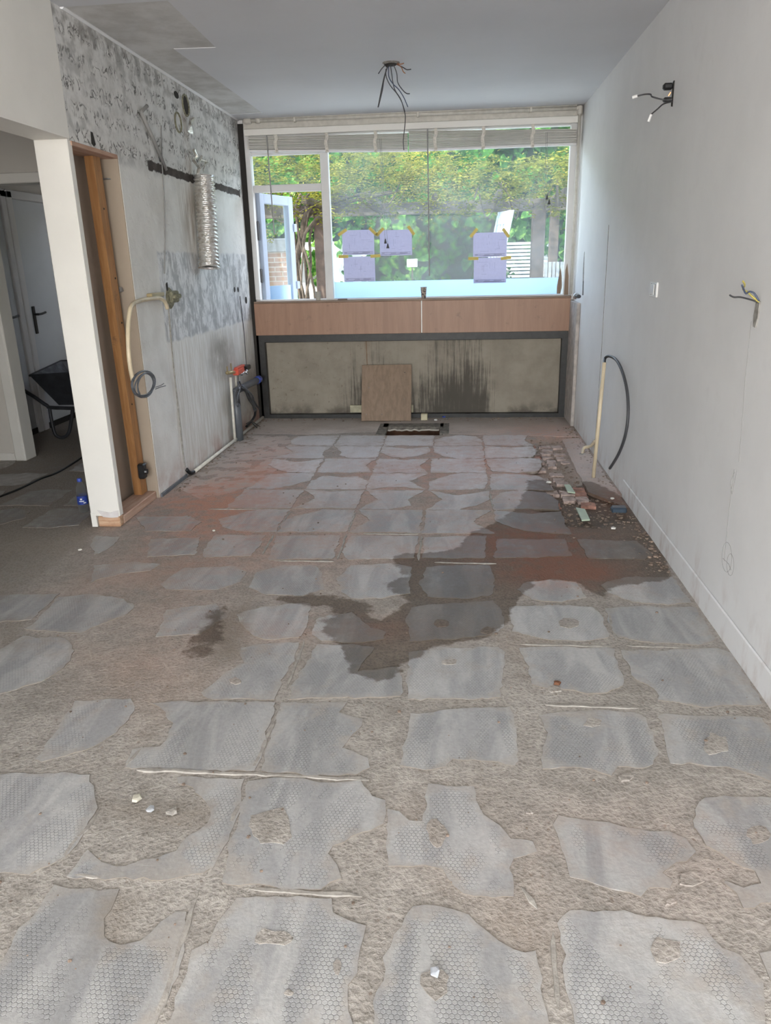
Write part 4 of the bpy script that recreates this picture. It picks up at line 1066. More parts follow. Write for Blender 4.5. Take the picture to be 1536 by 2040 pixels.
paper((756, 459, 821, 508), 'drawing behind the hanging blind cord tassels on the glass', [(757, 462, .75), (819, 459, -.95)])
paper((684, 512, 748, 560), 'lower left drawing on the glass near the window mullion', [(684, 511, .0), (748, 510, .05)])
paper((943, 464, 1009, 511), 'upper sheet of the right pair of drawings on the glass', [(944, 464, .85), (1008, 464, -.9)])
paper((944, 514, 1008, 563), 'lower sheet of the right pair of drawings, overlapping the frosted strip', [(943, 515, 0), (1008, 514, .1)])
# cups on the sill
cp = thing('paper_cup', (-.298, 7.075, 1.086), 'dark printed paper cup on the sill in the middle of the window', 'cup')
part(cp, MB().lathe([(.019, 0), (.020, .004), (.0275, .09), (.029, .092), (.029, .096), (.026, .096), (.018, .008)], cp.location, 18), 'cup_body', M_CUP, True)
part(cp, MB().tube([(-.298+.028*math.cos(a), 7.075+.028*math.sin(a), 1.182) for a in [2*pi*k/18 for k in range(18)]], .0025, 6, True), 'cup_rim', M_GREYCUP, True)
gq = WW(634, 595, 7.075)
gc = thing('beaker', (gq.x, 7.075, 1.086), 'plain grey beaker on the sill beside the open casement', 'cup')
part(gc, MB().lathe([(.020, 0), (.021, .004), (.027, .075), (.024, .075), (.019, .006)], gc.location, 18), 'beaker_body', M_GREYCUP, True)
part(gc, MB().tube([(gq.x+.0265*math.cos(a), 7.075+.0265*math.sin(a), 1.161) for a in [2*pi*k/18 for k in range(18)]], .002, 6, True), 'beaker_rim', M_GREYCUP, True)
sq_ = WW(682, 596, 7.08); tag(MB().bbox(sq_.x-.04, sq_.x+.045, 7.06, 7.10, 1.086, 1.096, .003).build('wood_offcut', M_SILL), 'small dark wooden offcut lying on the sill', 'offcut')

# plywood board leaning under the window
pb = thing('plywood_board', (-.645, 6.88, 0), 'square plywood board leaning against the stained panel', 'board')
b = MB().bbox(-.232, .232, -.006, .006, 0, .525, .002)
ca = math.radians(-20); b.v = [(x-.645, 6.87+y*math.cos(ca)-z*math.sin(ca), .004+y*math.sin(ca)+z*math.cos(ca)) for x, y, z in b.v]
part(pb, b, 'board_sheet', M_PLY)
for x, z in ((.17, .45), (-.165, .31), (.165, .20), (-.185, .06), (-.04, .06)):
    q = Vector((x-.645, 6.87-.008*math.cos(ca)-z*math.sin(ca), .004-.008*math.sin(ca)+z*math.cos(ca)))
    part(pb, MB().lathe([(.005, 0), (.004, .002)], q, 8, (0, -1, -.35)), 'nail_head', M_CHROME)
o = MB().bbox(-1.00, -.40, 7.015, 7.043, .055, .125, .003).build('wood_batten', plain('pale green batten', (0.42, 0.39, 0.28, 1), 0.8, 0, 0.2, 20)); tag(o, 'pale batten standing behind the plywood board', 'batten')
q = FL(845, 838); tag(MB().bbox(q.x-.03, q.x+.03, q.y-.0, q.y+.05, 0.002, .062, .004).build('socket_block', plain('yellowed plastic', (0.50, 0.45, 0.30, 1), 0.5)), 'small yellowed plastic block on the floor right of the plywood', 'block')
for i, (px, py, m, lb) in enumerate(((868, 838, M_WHPL, 'tiny white scrap on the floor right of the yellowed block'), (884, 832, M_BLUEPL, 'tiny blue plastic scrap below the black frame'), (890, 836, M_CHROME, 'tiny shiny scrap beside the blue one'))):
    q = FL(px, py); tag(MB().add(*chunk((q.x, q.y, .008), .018, 90+i)).build('plastic_scrap', m), lb, 'scrap')

# ================================================================== LEFT WALL FITTINGS
# flexible aluminium hose
top = on(406, 350, 'x', XL+.085); bot = on(417, 534, 'x', XL+.085); 
dk = thing('flexible_duct', bot, 'crinkled aluminium extractor hose hanging on the left wall', 'duct')
pts = []; rs = []; N = 120
for i in range(N+1):
    t = i/N; p = top.lerp(bot, t) + Vector((0, .012*math.sin(t*3.0), 0))
    pts.append(p); rs.append(.071+.0050*math.cos(i*2*pi/5)+(.006*max(0, t-.9)*10) + .003*mnoise.noise((t*25, 0, 0)))
part(dk, MB().tube(pts, .07, 22, rs=rs, cap=False), 'hose_body', M_FOIL, True)
part(dk, MB().tube([pts[2], pts[-3]], .050, 16, cap=True), 'hose_inside', M_DARK)
V = [top+Vector(v) for v in ((-.05, .0, .0), (-.03, .02, .05), (-.055, -.03, .10), (-.045, .03, .13), (-.05, -.02, .17), (-.04, .06, .10), (-.03, .09, .14))]
part(dk, MB().tube(V[:5], .012, 5).tube([V[0], V[5], V[6]], .009, 5), 'torn_foil_strip', M_FOIL)
V = [WL(x, y, .02) for x, y in [(405, 340), (410, 322), (398, 316), (414, 322), (402, 334)]]
part(dk, MB().tube(V, .006, 5), 'torn_foil_strip', M_FOIL)
# grey metal conduits
tag(MB().tube(smooth_path([WL(293, 211, .03), WL(284, 220, .018), WL(281, 224, .014)], 3)+[WL(305, 275, .014), WL(331, 338, .014)], .011, 8).build('metal_conduit', M_ROD, None, True), 'bent grey conduit slanting down across the upper left wall', 'conduit')
# cream conduit loop with coiled cable
lp = thing('cable_loop', WL(284, 762, .08), 'cream conduit arching from the socket box to a hanging cable coil', 'cable')
zp = lambda pts, off: [WL(x*560/1536, 560+y*560/1536, off) for x, y in pts]
part(lp, MB().tube(smooth_path(zp([(915, 150), (900, 112), (870, 93), (820, 97), (760, 108)], .03)+zp([(722, 130), (705, 190), (699, 300), (705, 420), (717, 500), (727, 545)], .06), 5), .0125, 9), 'conduit_tube', M_CONDUIT, True)
part(lp, MB().bbox(XL, XL+.035, WL(292, 590).y, WL(318, 590).y, WL(300, 588).z-.012, WL(300, 588).z+.012, .004), 'conduit_clamp', M_BRASS)
c = WL(284, 762, .07); co = MB(); pts = []
for i in range(5*24+6):
    a = i*2*pi/24 + 2.2; kk = i/24
    pts.append(c + Vector((.004*kk+.01*math.sin(kk*5), (.160-.005*kk)*math.cos(a), (.068+.003*math.sin(kk*4))*math.sin(a)-.004*kk)))
co.tube(pts, .0045, 6)
part(lp, co, 'cable_coil', M_CABLE, True)
part(lp, MB().tube(zp([(850, 590), (880, 578), (905, 572)], .06), .003, 5).tube(zp([(850, 580), (880, 570), (895, 560)], .06), .0025, 5), 'wire_ends', M_CABLE)
bx = WL(337, 594); sb = thing('socket_box', (XL, bx.y, bx.z), 'dusty olive wall box behind the cream conduit', 'box')
part(sb, MB().bbox(XL, XL+.035, bx.y-.03, bx.y+.10, bx.z-.03, bx.z+.045, .008), 'box_body', M_OLIVE)
for k in range(4): part(sb, MB().lathe([(.016, 0), (.014, .018)], (XL+.034, bx.y-.01+k*.03, bx.z+.01), 8, (1, 0, 0)), 'box_knob', M_OLIVE)
part(sb, MB().prism([(bx.y-.035, bx.z+.03), (bx.y-.01, bx.z+.03), (bx.y-.015, bx.z+.10), (bx.y-.035, bx.z+.09)], 'x', XL-.001, XL+.006), 'broken_edge', M_DARK)
# niche timbers
stt = thing('timber_stud', (-2.03, 4.32, .045), 'orange stained upright timber stud standing in the niche', 'timber')
b = MB()
st0, st1 = on(259, 985, 'x', -1.985), on(186, 300, 'x', -1.985)
st0 = Vector((-1.985, 4.405, .05)); st1 = on(182, 306, 'x', -1.985); st1.z = 1.985
b.obox(st0, st1, .085, .05, (1, 0, 0)); part(stt, b, 'stud', M_STUD)
for k, (z, yy) in enumerate(((1.72, 4.345), (1.1, 4.365), (.62, 4.38), (1.35, 4.355))):
    part(stt, MB().lathe([(.006, 0), (.005, .003)], (-1.958, yy+(k % 2)*.02, z), 7, (1, 0, 0)), 'nail_hole', M_DARK)
tag(MB().bbox(-2.03, -1.905, 3.957, 4.452, 0.0, .05, .004).build('floor_plate', M_PLATE), 'dusty pink timber plate on the floor of the niche', 'timber')
bq = thing('black_socket', (-1.97, 4.30, .16), 'black plastic socket box on the foot of the timber stud', 'socket')
part(bq, MB().bbox(-1.957, -1.915, 4.33, 4.38, .16, .255, .008), 'socket_body', M_BLKPL)
part(bq, MB().lathe([(.02, 0), (.016, .012), (.008, .012)], (-1.915, 4.355, .205), 10, (1, 0, 0)), 'socket_face', M_BLKPL)
for i, (px, py, lb) in enumerate(((207, 357, 'upper small steel bracket beside the timber stud'), (233, 587, 'bent steel bracket at middle height beside the timber stud'), (281, 923, 'lower small steel bracket beside the timber stud'))):
    p = on(px, py, 'y', 4.44); 
    tag(MB().obox(p+Vector((-.05, .01, 0)), p+Vector((.035, -.01, .0 if i != 1 else .03)), .03, .006 if i != 1 else .025).build('wall_bracket', M_METAL), lb, 'bracket', 'steel brackets in the niche')
# water and drain pipes in the corner
PX = XL+.06
dp = thing('drain_pipe', (PX, on(474, 880, 'x', PX).y, 0), 'dark grey drain pipe with blue capped side outlet by the left wall', 'pipe')
g0 = on(477, 878, 'x', PX); g1 = on(468, 780, 'x', PX)
g0.z = 0; g1 = Vector((PX, g0.y+.03, g1.z)) if False else g1
part(dp, MB().tube([g0, g1], .036, 14), 'upright_pipe', M_GPVC, True)
e0 = g1+Vector((0, -.01, -.01)); e1 = on(518, 778, 'x', PX+.02); e1.z = e0.z+.005
part(dp, MB().tube([e0, e0+Vector((0, .05, .01)), e1-Vector((0, .1, 0))], .03, 12), 'side_outlet', M_GPVC, True)
part(dp, MB().tube([e1-Vector((0, .1, 0)), e1], .034, 12), 'end_cap', M_BLUEPL, True)
mv = thing('valve_manifold', (XL+.05, WL(470, 742).y, WL(470, 742).z), 'brass valve manifold with red plastic clamps on the left wall', 'valve')
v0, v1 = WL(452, 743, .05), WL(474, 741, .05)
part(mv, MB().tube([v0, v1], .014, 10), 'brass_bar', M_BRASS, True)
part(mv, MB().tube([v0+Vector((0, .02, 0)), v0+Vector((0, .02, .05))], .006, 6), 'brass_stub', M_BRASS); part(mv, MB().tube([v0+Vector((0, .13, 0)), v0+Vector((0, .13, .06))], .006, 6), 'brass_stub', M_BRASS)
r0, r1 = WL(469, 742, .06), WL(482, 739, .06)
part(mv, MB().bbox(XL+.035, XL+.085, r0.y, r1.y, r0.z-.025, r0.z+.02, .006), 'red_clamp', M_REDPL)
part(mv, MB().bbox(XL+.04, XL+.075, r0.y+.03, r1.y+.05, r0.z+.018, r0.z+.036, .004), 'red_clamp', M_REDPL)
q = WL(489, 733, .06); part(mv, MB().bbox(q.x-.03, q.x+.03, q.y-.07, q.y+.07, q.z-.018, q.z+.022, .006), 'black_cap', M_BLKPL)
q = WL(487, 741, .07); part(mv, MB().tube([q-Vector((0, .10, 0)), q+Vector((0, .06, 0))], .018, 10).lathe([(.012, 0), (.022, .015), (.02, .03)], q, 10, (1, 0, 0)), 'chrome_valve', M_CHROME, True)
for i, (pa, pb_, off, lb) in enumerate((((459, 752), (476, 878), .045, 'long white water pipe dropping from the manifold to the floor'), ((469, 746), (471, 774), .03, 'short white water pipe stub below the red clamp'))):
    a, b_ = on(*pa, 'x', XL+off), on(*pb_, 'x', XL+off)
    if i == 0: b_ = Vector((XL+off, g0.y-.075, 0.0))
    tag(MB().tube([a, b_], .0115, 8).build('water_pipe', M_WPIPE, None, True), lb, 'pipe', 'white water pipes')
# bundle of grey cables draped over the outlet
bd = thing('cable_bundle', (XL+.1, e0.y+.1, .1), 'bundle of grey cables draped over the drain outlet', 'cable')
rr = random.Random(3)
def pz(x, y, off): return on(440+x*120/1224, 700+y*200/2040, 'x', XL+off)
for k in range(8):
    j = lambda s: rr.uniform(-s, s)
    up = pz(400+j(40), 705+j(15), .10+j(.02))
    L = [pz(350+j(40), 1150+j(120), .09+j(.02)), pz(340+j(30), 900+j(60), .11+j(.02)), pz(355+j(30), 760+j(20), .115+j(.02)), up, pz(500+j(40), 780+j(20), .115+j(.02)), pz(620+j(50), 980+j(60), .10+j(.02)), pz(720+j(60), 1170+j(60), .08+j(.02))]
    part(bd, MB().tube(smooth_path(L, 5), .0075, 6), 'cable_strand', M_CABLE if k % 3 else M_DKCABLE, True)
part(bd, MB().tube(smooth_path([pz(700, 1150, .07), pz(690, 1300, .07), pz(620, 1420, .06), pz(520, 1530, .05)], 5), .011, 7), 'black_hose', M_BLKPL, True)
for a in ((640, 1430, 820, 1545), (620, 1440, 740, 1560), (520, 1470, 640, 1400)):
    part(bd, MB().tube([pz(a[0], a[1], .07), pz(a[2], a[3], .09)], .005, 6), 'loose_end', M_DKCABLE)
part(bd, MB().tube([pz(360, 690, .09), pz(345, 620, .08)], .008, 6), 'cut_end', M_DKCABLE); part(bd, MB().tube([pz(405, 690, .09), pz(375, 605, .08)], .008, 6), 'cut_end', M_DKCABLE)
# white pipe along the foot of the left wall, grey strip
wp = thing('floor_pipe', (XL+.03, 5.02, .012), 'cream pipe lying along the foot of the left wall', 'pipe')
part(wp, MB().tube([(XL+.03, 5.04, .014), (XL+.04, 5.9, .014), (XL+.06, 6.95, .03)], .0125, 8), 'pipe_run', M_WPIPE, True)
part(wp, MB().tube(smooth_path([(XL+.03, 5.04, .014), (XL+.02, 4.99, .02), (XL+.005, 4.965, .055)], 4), .014, 8), 'black_elbow', M_BLKPL, True)
tag(MB().bbox(XL+.001, XL+.012, 4.48, 4.96, -.004, .022, .002).build('cable_duct', M_GPVC), 'grey cable duct strip at the foot of the left wall by the niche', 'duct')

# ================================================================== RIGHT WALL FITTINGS
q = WR(1341, 188)
jb = thing('wall_light_outlet', (XR, q.y, q.z), 'black wall light outlet with two loose wires high on the right wall', 'outlet')
part(jb, MB().prism([(q.y-.012, q.z-.055), (q.y+.008, q.z-.05), (q.y+.012, q.z+.055), (q.y-.008, q.z+.058)], 'x', XR-.004, XR+.002), 'wall_slot', M_DARK)
part(jb, MB().bbox(XR-.05, XR-.004, q.y-.012, q.y+.02, q.z+.02, q.z+.05, .008), 'terminal_block', M_BLKPL)
part(jb, MB().bbox(XR-.045, XR-.004, q.y-.012, q.y+.016, q.z-.032, q.z-.012, .006), 'terminal_block', M_BLKPL)
part(jb, MB().tube([(XR-.012, q.y, q.z+.01), (XR-.02, q.y+.005, q.z-.005)], .004, 5), 'copper_end', M_COPPER)
w1 = [WR(1338, 198, .02), WR(1325, 199, .08), WR(1300, 193, .13), WR(1296, 188, .15), WR(1284, 188, .17), WR(1270, 191, .2)]
w2 = [WR(1340, 202, .02), WR(1322, 207, .07), WR(1310, 217, .11), WR(1297, 228, .15)]
part(jb, MB().tube(smooth_path(w1, 4), .0035, 6), 'wire', M_DKCABLE, True); part(jb, MB().tube(smooth_path(w2, 4), .0035, 6), 'wire', M_DKCABLE, True)
part(jb, MB().tube([w1[-1], w1[-1]+Vector((-.02, .01, -.004))], .007, 6), 'clear_connector', M_WHPL); part(jb, MB().tube([w2[-1], w2[-1]+Vector((-.01, 0, -.03))], .006, 6), 'clear_connector', M_WHPL)
a, b_ = WR(1299, 563), WR(1310, 592)
sw = thing('light_switch', (XR, (a.y+b_.y)/2, b_.z), 'small white light switch on the right wall', 'switch')
part(sw, MB().bbox(XR-.010, XR, b_.y, a.y, 1.197, 1.272, .003), 'switch_plate', M_WHPL)
part(sw, MB().bbox(XR-.016, XR-.009, b_.y+.03, a.y-.035, 1.208, 1.262, .003), 'rocker', M_WHPL)
for fa in ((.027, .032), (-.042, -.037)):
    y0 = b_.y+fa[0] if fa[0] > 0 else a.y+fa[0]; part(sw, MB().box(XR-.0125, XR-.0095, y0, y0+.004, 1.206, 1.264), 'rocker_gap', M_DKCABLE)
q = WR(1511, 606)
wo = thing('wire_outlet', (XR, q.y, q.z-.06), 'grey filled socket hole with three loose wires low on the right wall', 'outlet')
part(wo, MB().prism([(q.y-.018, q.z+.01), (q.y+.012, q.z+.012), (q.y+.02, q.z-.04), (q.y+.012, q.z-.075), (q.y-.008, q.z-.078), (q.y-.02, q.z-.04)], 'x', XR-.005, XR+.002), 'filler_patch', M_PLASTER)
for pts_, m in (([(1512, 602), (1500, 592), (1488, 581), (1480, 576), (1484, 568), (1480, 560)], M_YELLOW), ([(1512, 600), (1503, 585), (1493, 581), (1486, 585), (1481, 575), (1478, 568)], M_BLUEW), ([(1510, 602), (1495, 597), (1475, 592), (1462, 592), (1454, 588)], M_DKCABLE)):
    part(wo, MB().tube(smooth_path([WR(x, y, .006+.1*i/len(pts_)) for i, (x, y) in enumerate(pts_)], 4), .003, 6), 'wire', m, True)
# cream conduit standing by the right wall with a looping cable
cb = FL(1182, 952); ct = on(1204, 722, 'x', cb.x+.02)
cc = thing('floor_conduit', (cb.x, cb.y, 0), 'cream conduit rising from the floor by the right wall with looping grey cable', 'conduit')
part(cc, MB().tube([(cb.x, cb.y, -.005), ct], .0125, 10), 'conduit_tube', M_CONDUIT, True)
ln = [ct-Vector((0, 0, .02))]+[WR(x, y, o) for x, y, o in [(1206, 713, .07), (1216, 710, .06), (1230, 720, .045), (1242, 747, .035), (1250, 785, .03), (1251, 830, .03), (1245, 870, .035), (1232, 905, .045), (1215, 933, .06)]]
part(cc, MB().tube(smooth_path(ln, 6), .009, 8), 'cable', M_DKCABLE, True)
el = thing('conduit_stub', FL(1160, 905), 'short bent cream conduit stub coming out of the right wall', 'conduit')
part(el, MB().tube(smooth_path([FL(1160, 906)+Vector((0, 0, .0)), FL(1163, 900)+Vector((0, 0, .03)), WR(1176, 889, .02), WR(1186, 878, .005)], 4), .012, 8), 'stub_tube', M_CONDUIT, True)
part(el, MB().add(*chunk(tuple(FL(1160, 906)), .03, 4)), 'mortar_lump', M_PLASTER)
q = WR(1163, 540); 
wc = thing('cable_slot', (XR, q.y, q.z-.2), 'torn cable slot in the right wall beside the window', 'slot')
part(wc, MB().prism([(q.y-.03, q.z-.10), (q.y+.01, q.z-.09), (q.y+.035, q.z+.0), (q.y+.025, q.z+.14), (q.y+.012, q.z+.15), (q.y-.01, q.z+.02)], 'x', XR-.002, XR+.002), 'torn_plaster', M_PLASTER)
part(wc, MB().tube([WR(1162, 560, .003), WR(1161, 588, .004)], .004, 5), 'cable', M_DKCABLE)
vq = WR(1152, 590, .05)
vv = thing('radiator_valve', vq, 'dark pipe end at the right corner of the sill', 'valve')
part(vv, MB().tube([vq+Vector((-.02, .05, 0)), vq+Vector((.0, -.06, 0))], .014, 8), 'pipe_end', M_DKCABLE, True)
part(vv, MB().lathe([(.024, -.014), (.026, 0), (.024, .014)], vq+Vector((-.01, .03, 0)), 10, (0, 1, 0)), 'collar', M_CHROME, True)

# ceiling wires
cw = thing('ceiling_wires', (-.42, 5.35, CZ), 'tangle of loose wires hanging from the ceiling outlet', 'wires')
zc = lambda x, y, o=0: on(680+x*220/1536, 80+y*220/1536, 'y', 5.35+o)
part(cw, MB().lathe([(.055, 0), (.055, -.004), (.03, -.012)], (-.42, 5.35, CZ+.001), 16), 'ceiling_hole_ring', M_PLASTER)
part(cw, MB().lathe([(.04, -.006), (.03, -.016)], (-.42, 5.35, CZ), 14), 'ceiling_hole', M_DARK)
WIRES = [([(660, 310), (640, 380), (600, 500), (560, 680), (510, 935)], .0035, M_DKCABLE), ([(650, 320), (632, 400), (590, 560), (570, 700), (515, 930)], .0035, M_DKCABLE),
         ([(665, 320), (655, 420), (665, 520), (720, 610), (800, 690), (870, 800), (925, 930)], .003, M_BLUEW), ([(680, 320), (700, 460), (720, 600), (750, 700), (830, 830), (880, 1000), (890, 1100), (875, 1270), (862, 1400), (870, 1530)], .003, M_DKCABLE),
         ([(620, 400), (625, 510), (680, 630), (770, 740), (840, 860), (885, 1000)], .003, M_DKCABLE), ([(725, 340), (770, 460), (785, 590), (850, 690), (905, 740), (950, 745)], .003, M_DKCABLE),
         ([(610, 320), (605, 350), (560, 400), (515, 468)], .003, M_DKCABLE), ([(700, 312), (770, 315), (800, 350), (860, 380), (910, 410), (970, 405)], .003, M_DKCABLE),
         ([(715, 330), (760, 335), (830, 370), (860, 435), (890, 462)], .003, M_COPPER), ([(730, 315), (770, 312), (810, 335), (870, 322)], .003, M_COPPER), ([(600, 330), (640, 375), (660, 330)], .004, M_DARK)]
for i, (p, r, m) in enumerate(WIRES):
    part(cw, MB().tube(smooth_path([zc(x, y, .015*math.sin(i+k)) for k, (x, y) in enumerate(p)], 5), r, 6), 'wire', m, True)

# ================================================================== HALL THINGS
wb = thing('wheelbarrow', (-3.45, 6.25, 0), 'black wheelbarrow parked in the hall in front of the white doors', 'wheelbarrow')
# tub: rectangular rim, tapered bottom; near side y=6.12, far side y=6.75
rim = [(-3.60, 6.12, .56), (-2.75, 6.12, .60), (-2.72, 6.78, .62), (-3.66, 6.78, .60)]
bt = [(-3.44, 6.22, .29), (-2.98, 6.22, .29), (-2.98, 6.68, .29), (-3.44, 6.68, .29)]
rim = [Vector(p) for p in rim]; bt = [Vector(p) for p in bt]
V = rim+bt; part(wb, MB().add(V, [(0, 1, 5, 4), (1, 2, 6, 5), (2, 3, 7, 6), (3, 0, 4, 7), (4, 5, 6, 7)]), 'tub', M_BARROW)
ctr = sum(rim, Vector())/4
inn = [p+(ctr-p).normalized()*.012+Vector((0, 0, .002)) for p in rim]+[p+Vector((0, 0, .01))+(sum(bt, Vector())/4-p)*.04 for p in bt]
part(wb, MB().add(inn, [(0, 4, 5, 1), (1, 5, 6, 2), (2, 6, 7, 3), (3, 7, 4, 0), (7, 6, 5, 4)]), 'tub_inside', M_BARROWIN)
part(wb, MB().tube(rim, .011, 6, True), 'rim', M_BARROW)
for yy in (6.17, 6.70):
    part(wb, MB().tube(smooth_path([(-3.74, yy, .45), (-3.62, yy, .37), (-3.52, yy, .295), (-3.45, yy, .275), (-2.9, yy, .26), (-2.55, yy*.3+6.42*.7, .2)], 4), .016, 8), 'handle_tube', M_BARROW, True)
    part(wb, MB().tube(smooth_path([(-3.50, yy, .285), (-3.50, yy, .16), (-3.49, yy, .05), (-3.455, yy, .016), (-3.41, yy, .016), (-3.36, yy, .06), (-3.32, yy, .17), (-3.29, yy, .275)], 4), .015, 8), 'leg', M_BARROW, True)
part(wb, MB().lathe([(.06, -.02), (.06, .02)], (-2.52, 6.43, .2), 16, (0, 1, 0)), 'wheel_hub', M_METAL)
part(wb, MB().tube([(-2.52+.155*math.cos(a), 6.43, .2+.155*math.sin(a)) for a in [2*pi*k/24 for k in range(24)]], .045, 8, True), 'wheel_tyre', M_BLKPL, True)
bo = FL(168, 1019); bl = thing('water_bottle', (bo.x, bo.y, 0), 'clear water bottle with blue cap and label beside the pillar', 'bottle')
prof = [(.022, 0), (.030, .006), (.031, .03), (.030, .05), (.031, .06), (.031, .115), (.029, .125), (.030, .135), (.024, .165), (.014, .188), (.0125, .20)]
part(bl, MB().lathe(prof, (bo.x, bo.y, 0), 20), 'bottle_body', M_BOTTLE, True)
lb_ = part(bl, MB().lathe([(.0318, .052), (.0318, .105)], (bo.x, bo.y, 0), 20, cap=False), 'bottle_label', plain('blue label', (0.03, 0.06, 0.30, 1), 0.35), True)
tocam = Vector((-bo.x, -bo.y, 0)).normalized(); tl = Vector((-tocam.y, tocam.x, 0))
def lab(a, z0, z1, wd):
    b = MB(); V = []
    for k in range(4):
        t = a+wd*(k/3-.5); d = tocam*math.cos(t)+tl*math.sin(t)
        V += [Vector((bo.x, bo.y, z0))+d*.0323, Vector((bo.x, bo.y, z1))+d*.0323]
    b.add(V, [(0, 2, 3, 1), (2, 4, 5, 3), (4, 6, 7, 5)]); return part(bl, b, 'label_print', M_WHPL, False, lb_)
lab(-.25, .082, .092, .35); lab(-.2, .071, .077, .9); lab(.35, .060, .066, .5)
part(bl, MB().lathe([(.0135, .190), (.0145, .192), (.0145, .208), (.012, .211)], (bo.x, bo.y, 0), 16), 'bottle_cap', M_BLUEPL, True)
tag(MB().tube(smooth_path([FL(x, y)+Vector((0, 0, .006)) for x, y in [(-60, 1015), (0, 991), (40, 975), (80, 956), (105, 947), (125, 937), (160, 915), (190, 895)]], 5), .007, 6).build('extension_cable', M_BLKPL, None, True), 'black cable lying across the hall floor', 'cable')

# ================================================================== LOOSE PIECES ON THE FLOOR
def strip(px, lb, m=M_GREENGL, h=.008):
    P = fpoly(px); tag(MB().prism(P, 'z', .002, .002+h).build('edging_strip', m), lb, 'strip')
strip([(1147, 1014), (1165, 1017), (1175, 1038), (1159, 1039)], 'pale green strip lying in the rubble trench nearest the camera')
strip([(1124, 968), (1135, 968), (1146, 984), (1131, 982)], 'pale green strip higher up in the rubble trench')
q = FL(1233, 1020); ds = thing('cable_box', (q.x, q.y, 0), 'small dark blue plastic box in the rubble by the right wall', 'box')
part(ds, MB().bbox(q.x-.045, q.x+.04, q.y-.025, q.y+.025, .0, .03, .006), 'box_body', plain('dark blue plastic', (0.03, 0.05, 0.075, 1), .5))
part(ds, MB().bbox(q.x-.04, q.x+.035, q.y-.02, q.y+.02, .03, .036, .003), 'box_lid', M_GPVC)
for i, (px, py, s, m, lb) in enumerate(((343, 1622, .016, M_RIDGE, 'pale flat stone chip in the broken crater at the lower left'), (275, 1595, .015, plain('pale chip', (.5, .47, .38, 1), .9), 'long pale chip at the upper edge of the left crater'),
        (300, 1617, .012, plain('grey chip', (.36, .37, .38, 1), .9), 'small grey stone in the left crater'), (866, 1942, .013, plain('bluish pebble', (.45, .47, .5, 1), .6), 'bluish pebble on the mortar lump at the bottom centre'),
        (1220, 996, .013, M_WPIPE, 'white stone at the wall end of the rubble trench'), (1094, 963, .018, M_WPIPE, 'white flake on the broken bricks of the trench'), (1110, 1365, .014, plain('rusty lump', (.14, .06, .03, 1), .9), 'rusty brown lump on a grey pad right of the centre'),
        (1222, 1055, .016, M_WPIPE, 'thin white flake on the wet floor'), (160, 1098, .012, M_WPIPE, 'white crumb on the floor left of the pillar foot'), (426, 1060, .010, M_WPIPE, 'white crumb on the dusty red floor'))):
    q = FL(px, py); tag(MB().add(*chunk((q.x, q.y, .010), s, 200+i, .5)).build('stone_chip', m), lb, 'stone', 'loose chips on the floor')

# ================================================================== GARDEN
struct(MB().box(-14, 14, 7.35, 26, -0.25, -0.12).build('garden_ground', M_PAVE), 'pale sunlit paving outside the window', 'ground')
struct(MB().box(-14, 14, -16, -3.4, -0.25, -0.12).build('garden_ground_rear', M_PAVE), 'paving behind the house', 'ground')
def gthing(name, b, m, label, cat, group=None): return tag(b.build(name, m), label, cat, group)
gthing('garden_wall', MB().bbox(-2.38, -1.28, 11.9, 12.1, -.12, 1.72, .01), M_RENDER, 'low white rendered garden wall behind the pergola', 'wall')
br = thing('brick_wall', (-3.6, 11.2, -.12), 'garden brick wall with dark coping seen through the open casement', 'wall')
part(br, MB().box(-4.6, -2.42, 11.2, 11.4, -.12, 1.58), 'brickwork', M_BRICKW)
part(br, MB().bbox(-4.65, -2.40, 11.16, 11.44, 1.58, 1.76, .01), 'coping_board', M_GREYF)
nb = thing('neighbour_house', (-5.2, 15, -.12), 'white clapboard house corner behind the foliage at the left', 'house')
for k in range(16): part(nb, MB().bbox(-7+k*.22, -6.8+k*.22, 15-.0, 15.06, -.12, 4.6, .01), 'clad_board', M_GSLAT)
part(nb, MB().box(-7, -3.5, 15.06, 15.3, -.12, 4.6), 'house_wall', M_RENDER)

# pergola
pg = thing('pergola', (-.4, 10.2, -.12), 'dark weathered timber pergola carrying the wisteria', 'pergola')
for y, z in ((9.6, 2.02), (11.0, 2.06)): part(pg, MB().bbox(-3.6, 3.0, y-.035, y+.035, z-.045, z+.05, .006), 'beam', M_BEAM)
for i in range(9): part(pg, MB().bbox(-3.3+i*.75, -3.24+i*.75, 9.3, 11.5, 2.07, 2.16, .006), 'rafter', M_BEAM)
for x, y, w in ((.95, 9.6, .075), (1.30, 11.0, .06), (-1.66, 9.62, .06), (-2.9, 11.0, .06)):
    part(pg, MB().bbox(x-w, x+w, y-w, y+w, -.12, 2.02, .008), 'post', M_POST)

